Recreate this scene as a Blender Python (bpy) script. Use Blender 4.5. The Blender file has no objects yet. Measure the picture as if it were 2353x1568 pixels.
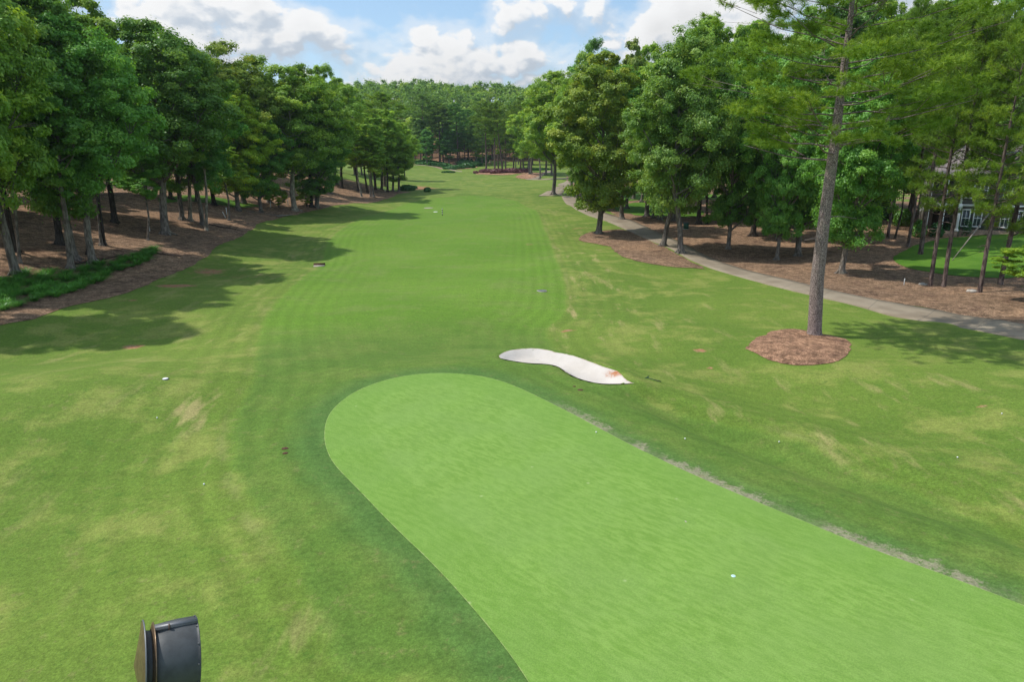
import bpy, math, random
import numpy as np
from mathutils import Vector, Matrix
from mathutils.geometry import delaunay_2d_cdt

# ------------------------------------------------------------------ camera, sky, sun, exposure
scene = bpy.context.scene
COL = scene.collection
PITCH = math.radians(15.3)
CAM_Z = 11.0
F = 1569.0                                 # focal length in units of a 2353 wide picture
CU, CV = 1176.5, 784.0
cam_data = bpy.data.cameras.new("camera")
cam_data.lens = 24.0
cam_data.sensor_width = 36.0
cam_data.clip_start = 0.2
cam_data.clip_end = 6000.0
cam = bpy.data.objects.new("camera", cam_data)
cam.location = (0, 0, CAM_Z)
cam.rotation_euler = (math.pi / 2 - PITCH, 0, 0)
COL.objects.link(cam)
scene.camera = cam

SUN_EL = math.radians(56)
SUN_AZ_X, SUN_AZ_Y = -0.985, 0.16           # horizontal direction towards the sun
sun_data = bpy.data.lights.new("sun", 'SUN')
sun_data.energy = 3.7
sun_data.angle = math.radians(0.9)
sun_data.color = (1.0, 0.955, 0.88)
sun = bpy.data.objects.new("sun", sun_data)
_s = Vector((SUN_AZ_X, SUN_AZ_Y, 0)).normalized() * math.cos(SUN_EL) + Vector((0, 0, math.sin(SUN_EL)))
sun.rotation_euler = _s.to_track_quat('Z', 'Y').to_euler()
sun.location = (-60, 40, 90)
COL.objects.link(sun)

scene.view_settings.view_transform = 'Standard'
scene.view_settings.look = 'None'
scene.view_settings.gamma = 1
scene.view_settings.use_curve_mapping = False
scene.view_settings.exposure = 0.15
scene.cycles.max_bounces = 6
scene.cycles.diffuse_bounces = 3
scene.cycles.glossy_bounces = 2
scene.cycles.transmission_bounces = 3
scene.cycles.transparent_max_bounces = 4
scene.cycles.volume_bounces = 0
scene.cycles.use_denoising = True
scene.cycles.denoising_input_passes = 'RGB_ALBEDO_NORMAL'
scene.cycles.denoising_prefilter = 'ACCURATE'


# ------------------------------------------------------------------ node helper
class NT:
    def __init__(self, tree):
        self.t = tree
        self.t.nodes.clear()

    def n(self, kind, **kw):
        nd = self.t.nodes.new(kind)
        for k, v in kw.items():
            if k.startswith('i_'):
                self.set(nd, k[2:], v)
            elif k.startswith('x'):
                self.set(nd, int(k[1:]), v)
            else:
                setattr(nd, k, v)
        return nd

    def set(self, nd, key, v):
        sock = nd.inputs[key]
        if isinstance(v, bpy.types.NodeSocket):
            self.t.links.new(v, sock)
        else:
            sock.default_value = v

    def math(self, op, a, b=0.0, c=0.0, clamp=False):
        nd = self.n('ShaderNodeMath', operation=op, use_clamp=clamp)
        self.set(nd, 0, a)
        self.set(nd, 1, b)
        if op in ('MULTIPLY_ADD', 'SMOOTH_MIN', 'SMOOTH_MAX', 'COMPARE'):
            self.set(nd, 2, c)
        return nd.outputs[0]

    def vmath(self, op, a, b=(0, 0, 0)):
        nd = self.n('ShaderNodeVectorMath', operation=op)
        self.set(nd, 0, a)
        if op == 'SCALE':
            self.set(nd, 'Scale', b)
        else:
            self.set(nd, 1, b)
        return nd.outputs['Value'] if op in ('LENGTH', 'DISTANCE', 'DOT_PRODUCT') else nd.outputs[0]

    def mix(self, fac, a, b, blend='MIX'):
        nd = self.n('ShaderNodeMix', data_type='RGBA', blend_type=blend)
        nd.clamp_factor = True
        self.set(nd, 0, fac)
        for i, v in ((6, a), (7, b)):
            if isinstance(v, tuple) and len(v) == 3:
                v = v + (1,)
            self.set(nd, i, v)
        return nd.outputs[2]

    def ramp(self, v, lo, hi, a=0.0, b=1.0, smooth=True):
        nd = self.n('ShaderNodeMapRange', interpolation_type='SMOOTHSTEP' if smooth else 'LINEAR')
        self.set(nd, 0, v)
        for i, x in ((1, lo), (2, hi), (3, a), (4, b)):
            self.set(nd, i, x)
        return nd.outputs[0]

    def noise(self, vec, scale, detail=3.0, rough=0.55, dist=0.0, color=False):
        nd = self.n('ShaderNodeTexNoise')
        self.set(nd, 'Vector', vec)
        self.set(nd, 'Scale', scale)
        self.set(nd, 'Detail', detail)
        self.set(nd, 'Roughness', rough)
        self.set(nd, 'Distortion', dist)
        return nd.outputs[1 if color else 0]

    def voro(self, vec, scale, feature='F1', rnd=1.0, out='Distance', smooth=None):
        nd = self.n('ShaderNodeTexVoronoi', feature=feature)
        self.set(nd, 'Vector', vec)
        self.set(nd, 'Scale', scale)
        self.set(nd, 'Randomness', rnd)
        if smooth is not None:
            self.set(nd, 'Smoothness', smooth)
        return nd.outputs[out]

    def mapping(self, vec, scale=(1, 1, 1), rot=(0, 0, 0), loc=(0, 0, 0)):
        nd = self.n('ShaderNodeMapping')
        self.set(nd, 0, vec)
        nd.inputs['Scale'].default_value = scale
        nd.inputs['Rotation'].default_value = rot
        nd.inputs['Location'].default_value = loc
        return nd.outputs[0]

    def attr(self, name):
        return self.n('ShaderNodeAttribute', attribute_name=name).outputs['Fac']

    def pos(self):
        return self.n('ShaderNodeNewGeometry').outputs['Position']

    def obj(self):
        return self.n('ShaderNodeTexCoord').outputs['Object']

    def bump(self, h, strength=0.5, dist=0.05, normal=None):
        nd = self.n('ShaderNodeBump')
        self.set(nd, 'Height', h)
        self.set(nd, 'Strength', strength)
        self.set(nd, 'Distance', dist)
        if normal is not None:
            self.set(nd, 'Normal', normal)
        return nd.outputs[0]

    def principled(self, color, rough=0.8, normal=None, spec=0.3, metal=0.0):
        p = self.n('ShaderNodeBsdfPrincipled')
        if isinstance(color, tuple) and len(color) == 3:
            color = color + (1,)
        self.set(p, 'Base Color', color)
        self.set(p, 'Roughness', rough)
        self.set(p, 'Specular IOR Level', spec)
        self.set(p, 'Metallic', metal)
        if normal is not None:
            self.set(p, 'Normal', normal)
        return p.outputs[0]

    def out(self, sh):
        o = self.n('ShaderNodeOutputMaterial')
        self.t.links.new(sh, o.inputs[0])


def material(name):
    m = bpy.data.materials.new(name)
    m.use_nodes = True
    return m, NT(m.node_tree)


# ------------------------------------------------------------------ world: physical sky with cumulus
def build_world():
    w = bpy.data.worlds.new("World")
    scene.world = w
    w.use_nodes = True
    g = NT(w.node_tree)
    sky = g.n('ShaderNodeTexSky', sky_type='NISHITA')
    sky.sun_disc = False
    sky.sun_elevation = SUN_EL
    sky.sun_rotation = math.atan2(SUN_AZ_X, SUN_AZ_Y)
    sky.altitude = 100
    sky.air_density = 1.0
    sky.dust_density = 0.6
    sky.ozone_density = 1.3
    d = g.n('ShaderNodeTexCoord').outputs['Generated']
    sep = g.n('ShaderNodeSeparateXYZ')
    g.set(sep, 0, d)
    az = g.math('ARCTAN2', sep.outputs[0], sep.outputs[1])
    el = g.math('ARCSINE', sep.outputs[2])

    # places of the larger cloud heads: azimuth, elevation, radius (degrees), weight
    blobs = [(-14, 9.2, 3.4, .30), (-18.5, 6.4, 3.6, .22), (-6, 7.6, 4.4, .30), (-1.5, 5.6, 6.0, .24), (-9, 4.6, 5.0, .22),
             (5.0, 10.6, 3.0, .22), (9.5, 7.4, 4.6, .34), (12.5, 9.4, 4.2, .34), (19, 11.0, 6.5, .3), (27, 12, 9, .25),
             (-25, 9.5, 4.5, .3), (-33, 10, 7, .22), (-19.5, 10.4, 2.2, .14), (0.5, 11.2, 2.2, .24)]
    holes = [(-10.5, 10.6, 3.2, .26), (-3.8, 11.0, 1.8, .16), (8.6, 11.2, 2.0, .28), (-15.5, 7.0, 1.6, .10), (4.2, 8.6, 1.4, .10)]

    def density(daz, dele, detail):
        a = g.math('ADD', az, daz)
        e = g.math('ADD', el, dele)
        cb = g.n('ShaderNodeCombineXYZ')
        g.set(cb, 0, g.math('MULTIPLY', a, 1.0))
        g.set(cb, 1, g.math('MULTIPLY', e, 1.45))
        v = cb.outputs[0]
        warp = g.vmath('SUBTRACT', g.noise(v, 9.0, 2.0, 0.5, 0.0, True), (0.5, 0.5, 0.5))
        v2 = g.vmath('ADD', v, g.vmath('SCALE', warp, 0.035))
        nbig = g.noise(v2, 7.5, detail, 0.58)
        b1 = g.voro(v2, 22.0, 'SMOOTH_F1', 1.0, 'Distance', 0.35)
        b2 = g.voro(v2, 55.0, 'SMOOTH_F1', 1.0, 'Distance', 0.35)
        dn = g.math('MULTIPLY_ADD', nbig, 1.25, -0.17)
        dn = g.math('MULTIPLY_ADD', b1, -0.26, dn)
        dn = g.math('MULTIPLY_ADD', b2, -0.10, dn)
        for sgn, lst in ((1, blobs), (-1, holes)):
            for (ba, be, br, bw) in lst:
                da = g.math('SUBTRACT', a, math.radians(ba))
                de = g.math('MULTIPLY', g.math('SUBTRACT', e, math.radians(be)), 1.6)
                r2 = g.math('ADD', g.math('MULTIPLY', da, da), g.math('MULTIPLY', de, de))
                k = g.math('EXPONENT', g.math('MULTIPLY', r2, -1.0 / math.radians(br) ** 2))
                dn = g.math('MULTIPLY_ADD', k, sgn * bw, dn)
        return dn

    d0 = density(0, 0, 8.0)
    d1 = density(-0.012, 0.022, 4.0)
    d2 = density(-0.004, 0.008, 8.0)
    cover = g.ramp(d0, 0.40, 0.53)
    thin = g.math('MULTIPLY', g.ramp(d0, 0.26, 0.46), 0.45)
    cov = g.math('MAXIMUM', cover, thin)
    lit = g.math('ADD', g.math('SUBTRACT', d0, d1), g.math('MULTIPLY', g.math('SUBTRACT', d0, d2), 1.1))
    shade = g.ramp(lit, -0.20, 0.18)
    thick = g.ramp(d0, 0.50, 1.1, 1.0, 0.80)
    base = g.ramp(el, math.radians(3.5), math.radians(10.0), 0.0, 1.0)
    bright = g.math('MULTIPLY', g.math('MULTIPLY_ADD', shade, 0.20, 0.66), thick)
    bright = g.math('MULTIPLY_ADD', base, 0.12, bright)
    ccol = g.mix(shade, (0.72, 0.81, 0.92), (0.97, 0.975, 0.98))
    ccol = g.mix(1.0, ccol, ccol)
    cc = g.vmath('SCALE', ccol, g.math('MULTIPLY', bright, g.ramp(el, math.radians(13), math.radians(35), 0.90, 1.5)))
    skyc = g.vmath('SCALE', sky.outputs[0], 0.15)
    # the clear sky of a humid summer day: some milk over the blue
    milk = g.mix(0.40, skyc, (0.33, 0.55, 0.78))
    upper = g.ramp(el, math.radians(14), math.radians(60), 0.80, 0.50)
    vis = g.ramp(el, math.radians(-2), math.radians(1.5), 0.0, 1.0)
    lowc = g.ramp(el, math.radians(14), math.radians(30), 1.0, 0.0)
    overhead = g.ramp(g.noise(d, 2.2, 5.0, 0.6), 0.44, 0.60)
    fac = g.math('ADD', g.math('MULTIPLY', cov, lowc), g.math('MULTIPLY', g.math('MULTIPLY', overhead, upper), g.math('SUBTRACT', 1.0, lowc)))
    fac = g.math('MULTIPLY', fac, vis)
    col = g.mix(fac, milk, cc)
    bg = g.n('ShaderNodeBackground')
    g.set(bg, 0, col)
    bg.inputs[1].default_value = 1.0
    o = g.n('ShaderNodeOutputWorld')
    g.t.links.new(bg.outputs[0], o.inputs[0])


build_world()
try:
    scene.world.cycles.sampling_method = 'MANUAL'
    scene.world.cycles.sample_map_resolution = 512
except Exception:
    pass


# ------------------------------------------------------------------ object helpers
def tag(o, label=None, cat=None, group=None, kind=None):
    if label:
        o['label'] = label
    if cat:
        o['category'] = cat
    if group:
        o['group'] = group
    if kind:
        o['kind'] = kind
    return o


def make_mesh(name, verts, faces, mats, smooth=False, fattr=None, vattr=None, mat_idx=None):
    """verts (N,3) array; faces: (M,k) array or list of arrays."""
    me = bpy.data.meshes.new(name)
    verts = np.asarray(verts, dtype=np.float32)
    if not isinstance(faces, list):
        faces = [faces]
    faces = [np.asarray(f, dtype=np.int32) for f in faces if len(f)]
    loops = np.concatenate([f.ravel() for f in faces])
    counts = np.concatenate([np.full(len(f), f.shape[1], dtype=np.int32) for f in faces])
    starts = np.concatenate([[0], np.cumsum(counts)[:-1]]).astype(np.int32)
    me.vertices.add(len(verts))
    me.vertices.foreach_set('co', verts.ravel())
    me.loops.add(len(loops))
    me.loops.foreach_set('vertex_index', loops)
    me.polygons.add(len(counts))
    me.polygons.foreach_set('loop_start', starts)
    me.polygons.foreach_set('loop_total', counts)
    if mat_idx is not None:
        me.polygons.foreach_set('material_index', np.asarray(mat_idx, dtype=np.int32))
    me.update(calc_edges=True)
    me.validate()
    if smooth:
        me.polygons.foreach_set('use_smooth', np.ones(len(me.polygons), dtype=bool))
    for m in (mats if isinstance(mats, (list, tuple)) else [mats]):
        me.materials.append(m)
    if fattr:
        for k, arr in fattr.items():
            a = me.attributes.new(k, 'FLOAT', 'FACE')
            a.data.foreach_set('value', np.asarray(arr, dtype=np.float32))
    if vattr:
        for k, arr in vattr.items():
            a = me.attributes.new(k, 'FLOAT', 'POINT')
            a.data.foreach_set('value', np.asarray(arr, dtype=np.float32))
    return me


def link(name, me, parent=None):
    o = bpy.data.objects.new(name, me)
    COL.objects.link(o)
    if parent is not None:
        o.parent = parent
    return o


def empty(name, loc, rz=0.0):
    o = bpy.data.objects.new(name, None)
    o.empty_display_size = 0.3
    o.location = loc
    o.rotation_euler = (0, 0, rz)
    COL.objects.link(o)
    return o


class MB:
    """collects shapes, builds one mesh"""
    def __init__(self):
        self.v, self.f3, self.f4, self.n = [], [], [], 0

    def add(self, verts, quads=None, tris=None):
        verts = np.asarray(verts, dtype=float).reshape(-1, 3)
        self.v.append(verts)
        if quads is not None and len(quads):
            self.f4.append(np.asarray(quads) + self.n)
        if tris is not None and len(tris):
            self.f3.append(np.asarray(tris) + self.n)
        self.n += len(verts)

    def box(self, c, s, rz=0.0, bevel=0.0):
        x, y, z = s[0] / 2, s[1] / 2, s[2] / 2
        if bevel <= 0:
            p = np.array([[a * x, b * y, c_ * z] for c_ in (-1, 1) for b in (-1, 1) for a in (-1, 1)])
            q = [[0, 2, 3, 1], [4, 5, 7, 6], [0, 1, 5, 4], [2, 6, 7, 3], [0, 4, 6, 2], [1, 3, 7, 5]]
        else:
            b_ = bevel
            ring = [(x - b_, -y), (x, -y + b_), (x, y - b_), (x - b_, y), (-x + b_, y), (-x, y - b_), (-x, -y + b_), (-x + b_, -y)]
            k = (x - b_) / x
            rings = [(-z, k), (-z + b_, 1), (z - b_, 1), (z, k)]
            p = np.array([[a * s_, b * s_, h] for h, s_ in rings for a, b in ring])
            q = []
            for i in range(3):
                for j in range(8):
                    q.append([i * 8 + j, i * 8 + (j + 1) % 8, (i + 1) * 8 + (j + 1) % 8, (i + 1) * 8 + j])
            q += [[24, 25, 26, 27], [24, 27, 28, 31], [28, 29, 30, 31], [3, 2, 1, 0], [7, 4, 3, 0], [7, 6, 5, 4]]
        cz, sz = math.cos(rz), math.sin(rz)
        R = np.array([[cz, -sz, 0], [sz, cz, 0], [0, 0, 1]])
        self.add(p @ R.T + np.array(c), q)

    def tube(self, pts, rad, n=8, cap=True):
        pts = np.asarray(pts, dtype=float)
        m = len(pts)
        rad = np.full(m, rad) if np.isscalar(rad) else np.asarray(rad)
        tang = np.gradient(pts, axis=0)
        tang /= np.linalg.norm(tang, axis=1)[:, None] + 1e-9
        ref = np.array([0, 0, 1.0]) if abs(tang[0][2]) < 0.9 else np.array([1.0, 0, 0])
        a = np.cross(tang, ref)
        a /= np.linalg.norm(a, axis=1)[:, None] + 1e-9
        b = np.cross(tang, a)
        th = np.arange(n) * 2 * math.pi / n
        ring = a[:, None, :] * np.cos(th)[None, :, None] + b[:, None, :] * np.sin(th)[None, :, None]
        v = pts[:, None, :] + ring * rad[:, None, None]
        i = np.arange(m - 1)[:, None] * n
        j = np.arange(n)[None, :]
        q = np.stack([i + j, i + (j + 1) % n, i + n + (j + 1) % n, i + n + j], -1).reshape(-1, 4)
        base = v.reshape(-1, 3)
        t = []
        if cap:
            base = np.vstack([base, pts[0], pts[-1]])
            for k in range(n):
                t.append([m * n, (k + 1) % n, k])
                t.append([m * n + 1, (m - 1) * n + k, (m - 1) * n + (k + 1) % n])
        self.add(base, q, t)

    def lathe(self, prof, axis_mat=None, n=32):
        """prof: (along, radius) pairs about local Z"""
        prof = np.asarray(prof, dtype=float)
        th = np.arange(n) * 2 * math.pi / n
        v = np.stack([prof[:, 1][:, None] * np.cos(th), prof[:, 1][:, None] * np.sin(th), np.repeat(prof[:, 0][:, None], n, 1)], -1)
        m = len(prof)
        i = np.arange(m - 1)[:, None] * n
        j = np.arange(n)[None, :]
        q = np.stack([i + j, i + (j + 1) % n, i + n + (j + 1) % n, i + n + j], -1).reshape(-1, 4)
        v = v.reshape(-1, 3)
        if axis_mat is not None:
            v = v @ np.array(axis_mat)[:3, :3].T + np.array(axis_mat)[:3, 3]
        self.add(v, q)

    def build(self, name, mat, parent=None, smooth=False):
        fs = []
        if self.f4:
            fs.append(np.concatenate(self.f4))
        if self.f3:
            fs.append(np.concatenate(self.f3))
        return link(name, make_mesh(name, np.concatenate(self.v), fs, mat, smooth), parent)


# ------------------------------------------------------------------ geometry of the view (used to find where things stand)
def ray(u, v):
    x = (np.asarray(u, float) - CU) / F
    zc = -(np.asarray(v, float) - CV) / F
    cp, sp = math.cos(PITCH), math.sin(PITCH)
    return np.stack([x, cp + zc * sp, -sp + zc * cp], -1)


def flat(u, v, z=0.0):
    d = ray(u, v)
    t = (z - CAM_Z) / d[..., 2]
    return np.stack([d[..., 0] * t, d[..., 1] * t], -1)


def sdf(poly, X, Y):
    """signed distance, negative inside"""
    P = np.asarray(poly, float)
    X = np.asarray(X, float)
    shp = X.shape
    x, y = X.ravel(), np.asarray(Y, float).ravel()
    best = np.full(x.shape, 1e18)
    inside = np.zeros(x.shape, bool)
    for i in range(len(P)):
        a, b = P[i], P[(i + 1) % len(P)]
        ex, ey = b - a
        wx, wy = x - a[0], y - a[1]
        t = np.clip((wx * ex + wy * ey) / (ex * ex + ey * ey + 1e-12), 0, 1)
        best = np.minimum(best, (wx - ex * t) ** 2 + (wy - ey * t) ** 2)
        c = (a[1] > y) != (b[1] > y)
        if c.any():
            xi = ex * (y - a[1]) / (ey if abs(ey) > 1e-12 else 1e-12) + a[0]
            inside ^= c & (x < xi)
    d = np.sqrt(best)
    return np.where(inside, -d, d).reshape(shp)


def smooth_poly(pts, it=2):
    P = np.asarray(pts, float)
    for _ in range(it):
        Q = np.roll(P, -1, axis=0)
        P = np.stack([0.75 * P + 0.25 * Q, 0.25 * P + 0.75 * Q], 1).reshape(-1, P.shape[1])
    return P


def smooth_line(pts, it=2):
    P = np.asarray(pts, float)
    for _ in range(it):
        Q = np.stack([0.75 * P[:-1] + 0.25 * P[1:], 0.25 * P[:-1] + 0.75 * P[1:]], 1).reshape(-1, P.shape[1])
        P = np.vstack([P[:1], Q, P[-1:]])
    return P


GREEN_PX = [(1300, 1700), (1215, 1568), (1170, 1500), (1090, 1400), (1000, 1300), (900, 1205), (820, 1120), (765, 1065), (745, 1020),
            (745, 975), (760, 940), (800, 905), (850, 880), (920, 860), (1000, 852), (1080, 856), (1140, 867), (1200, 890),
            (1260, 920), (1330, 955), (1420, 1005), (1520, 1055), (1640, 1110), (1760, 1160), (1880, 1210), (2000, 1260),
            (2150, 1312), (2353, 1390), (2700, 1530), (2800, 1800), (2300, 2000), (1600, 1950)]
GREEN = smooth_poly(flat(*np.array(GREEN_PX, float).T), 2)
BUNK_C = [(200, 360), (260, 320), (370, 290), (500, 280), (620, 280), (740, 295), (860, 325), (1000, 355), (1130, 395), (1260, 440),
          (1370, 490), (1480, 525), (1550, 545), (1590, 580), (1640, 640), (1700, 670), (1745, 680), (1600, 685), (1400, 687),
          (1290, 675), (1160, 645), (1060, 610), (970, 560), (920, 520), (860, 485), (780, 465), (700, 457), (560, 452), (420, 435),
          (280, 410), (205, 390)]
BUNK_PX = [(x * .2032 + 1105.7, y * .2032 + 747.1) for x, y in BUNK_C]
BUNK_Z = -0.35
BUNKER = smooth_poly(flat(*np.array(BUNK_PX, float).T, BUNK_Z), 1)

_ys = np.linspace(-200, 4000, 4201)
_zb = np.interp(_ys, [-200, 0, 40, 60, 90, 150, 220, 300, 380, 420, 470, 560, 650, 800, 1500, 4000],
                [0, 0, -0.1, -0.5, -0.9, -0.4, 1.1, 3.2, 4.8, 9.0, 17, 38, 56, 56, 40, 40])
_k = np.exp(-0.5 * (np.arange(-40, 41) / 12.0) ** 2)
_zb = np.convolve(np.pad(_zb, 40, mode='edge'), _k / _k.sum(), mode='valid')


def sstep(x, a, b):
    t = np.clip((x - a) / (b - a), 0, 1)
    return t * t * (3 - 2 * t)


def gauss(X, Y, cx, cy, sx, sy, ang=0.0):
    dx, dy = X - cx, Y - cy
    c, s = math.cos(ang), math.sin(ang)
    a, b = dx * c + dy * s, -dx * s + dy * c
    return np.exp(-0.5 * ((a / sx) ** 2 + (b / sy) ** 2))


def terrain(X, Y):
    X = np.asarray(X, float)
    Y = np.asarray(Y, float)
    z = np.interp(Y, _ys, _zb)
    z = np.where(Y > 350, z * (1 - 0.30 * sstep(np.abs(X - 40), 100, 600) * sstep(Y, 380, 500)), z)
    near = Y < 70
    sg = np.full(X.shape, 30.0)
    if np.any(near):
        sg = np.where(near, 30.0, sg)
        sg[near] = sdf(GREEN, X[near], Y[near])
    z = z - 0.75 * sstep(sg, 0.3, 9.0) + 0.03 * np.sin(X * 0.5 + 1) * np.sin(Y * 0.4) * sstep(-sg, 0, 4)
    # shoulder right of the green: falls away from it, then climbs again
    rgt = sstep(X - (-4.0 + (36 - Y) * 0.80), 2, 8) * sstep(Y, 10, 14) * (1 - sstep(Y, 29, 34))
    z = z - rgt * (0.62 * np.exp(-((sg - 5.6) / 2.3) ** 2) - 0.30 * np.exp(-((sg - 10.5) / 3.0) ** 2))
    # rolling ground
    out = sstep(sg, 1.5, 8)
    z = z + out * (0.34 * np.sin(X * 0.11 + 0.7) * np.sin(Y * 0.083 + 1.1) + 0.17 * np.sin(X * 0.23 - Y * 0.17) + 0.07 * np.sin(X * .41 + Y * .33))
    # grassy ridge at the left, swale behind it
    z = z + out * (1.15 * gauss(X, Y, -21, 30, 9, 4.5, 0.35) - 0.75 * gauss(X, Y, -25, 44, 10, 5, 0.2))
    # small fold right of the bunker: shaded hollow, sunlit crest
    z = z + out * (0.30 * gauss(X, Y, 4.8, 31.0, 2.6, 1.5, -0.75) - 0.42 * gauss(X, Y, 8.2, 28.9, 4.6, 1.1, -0.75) + 0.34 * gauss(X, Y, 10.0, 30.4, 5.0, 1.3, -0.75))
    # bank under the woods at the left
    bank = sstep(-X, 30, 75) * 5.6 + sstep(-X, 75, 200) * 3
    z = z + bank * sstep(Y, 20, 45) * (1 - 0.5 * sstep(Y, 180, 330))
    # mound beside the bunker, swale right of the green
    z = z + out * (0.35 * gauss(X, Y, 3.0, 37.5, 5, 2.4, -0.5) - 0.5 * gauss(X, Y, 17, 26, 4, 9, 0.5) + 0.4 * gauss(X, Y, 24, 34, 7, 6))
    # right side: shallow ditch and slow rise towards the houses
    z = z + sstep(X, 34, 90) * 1.6 * sstep(Y, 30, 60)
    z = z - 0.45 * gauss(X, Y, 41, 51, 9, 1.6, -0.15)
    # mounded straw ring under the near pine
    z = z + 0.18 * np.clip(1 - (((X - 17.6) / 4.6) ** 2 + ((Y - 40.0) / 5.2) ** 2), 0, 1)
    nb = (Y > 20) & (Y < 50) & (np.abs(X) < 20)
    if np.any(nb):
        sb = np.full(X.shape, 9.0)
        sb[nb] = sdf(BUNKER, X[nb], Y[nb])
        z = np.where(sb < 1.5, z * sstep(sb, -0.2, 1.5) + (BUNK_Z + 0.05) * (1 - sstep(sb, -0.2, 1.5)), z)
        z = z - 0.42 * sstep(-sb, -0.05, 0.8) + 0.10 * np.exp(-((sb - 0.5) / 0.45) ** 2)
    return z


def tz(x, y):
    return float(terrain(np.array([x]), np.array([y]))[0])


def hit(u, v):
    """where the line of sight through a photo point meets the ground"""
    u = np.atleast_1d(np.asarray(u, float))
    v = np.atleast_1d(np.asarray(v, float))
    d = ray(u, v)
    ts = np.concatenate([np.arange(8, 120, 0.5), np.arange(120, 400, 1.5), np.arange(400, 1400, 5.0)])
    P = d[:, None, :] * ts[None, :, None]
    zz = P[..., 2] + CAM_Z - terrain(P[..., 0], P[..., 1])
    below = zz < 0
    idx = np.where(below.any(1), below.argmax(1), len(ts) - 1)
    hi = ts[idx]
    lo = ts[np.maximum(idx - 1, 0)]
    for _ in range(14):
        mid = (lo + hi) / 2
        Q = d * mid[:, None]
        b = (Q[:, 2] + CAM_Z - terrain(Q[:, 0], Q[:, 1])) < 0
        hi = np.where(b, mid, hi)
        lo = np.where(b, lo, mid)
    Q = d * hi[:, None]
    return Q[:, :2]


def gp(u, v):
    q = hit(u, v)[0]
    return Vector((q[0], q[1], tz(q[0], q[1])))


def height_at(P, vt):
    """height of a vertical thing standing at P whose top is seen at photo row vt"""
    cp, sp = math.cos(PITCH), math.sin(PITCH)
    k = (CV - vt) / F
    # up(z,y)/fwd(z,y) = k ; fwd = y*cp - (z-C)*sp ; up = y*sp + (z-C)*cp
    zc = P.y * (k * cp - sp) / (cp + k * sp)
    return zc + CAM_Z - P.z


def px_size(P, px):
    cp, sp = math.cos(PITCH), math.sin(PITCH)
    depth = P.y * cp - (P.z - CAM_Z) * sp
    return px * depth / F


# ------------------------------------------------------------------ ground materials
def P2(*pts):
    return hit(*np.array(pts, float).T)


FAIR_PX = [(880, 486), (800, 515), (762, 545), (748, 575), (738, 612), (690, 645), (640, 690), (605, 740), (592, 800), (596, 870), (545, 950),
           (532, 1050), (595, 1170), (690, 1300), (755, 1440), (800, 1600), (2353, 1600), (2353, 1235), (2100, 1140), (1950, 1080),
           (1850, 1020), (1700, 985), (1560, 955), (1440, 905), (1300, 820), (1250, 775), (1262, 746), (1287, 733), (1300, 708), (1298, 668),
           (1286, 620), (1268, 570), (1248, 520), (1230, 480), (1150, 448), (1040, 452), (950, 462)]


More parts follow.
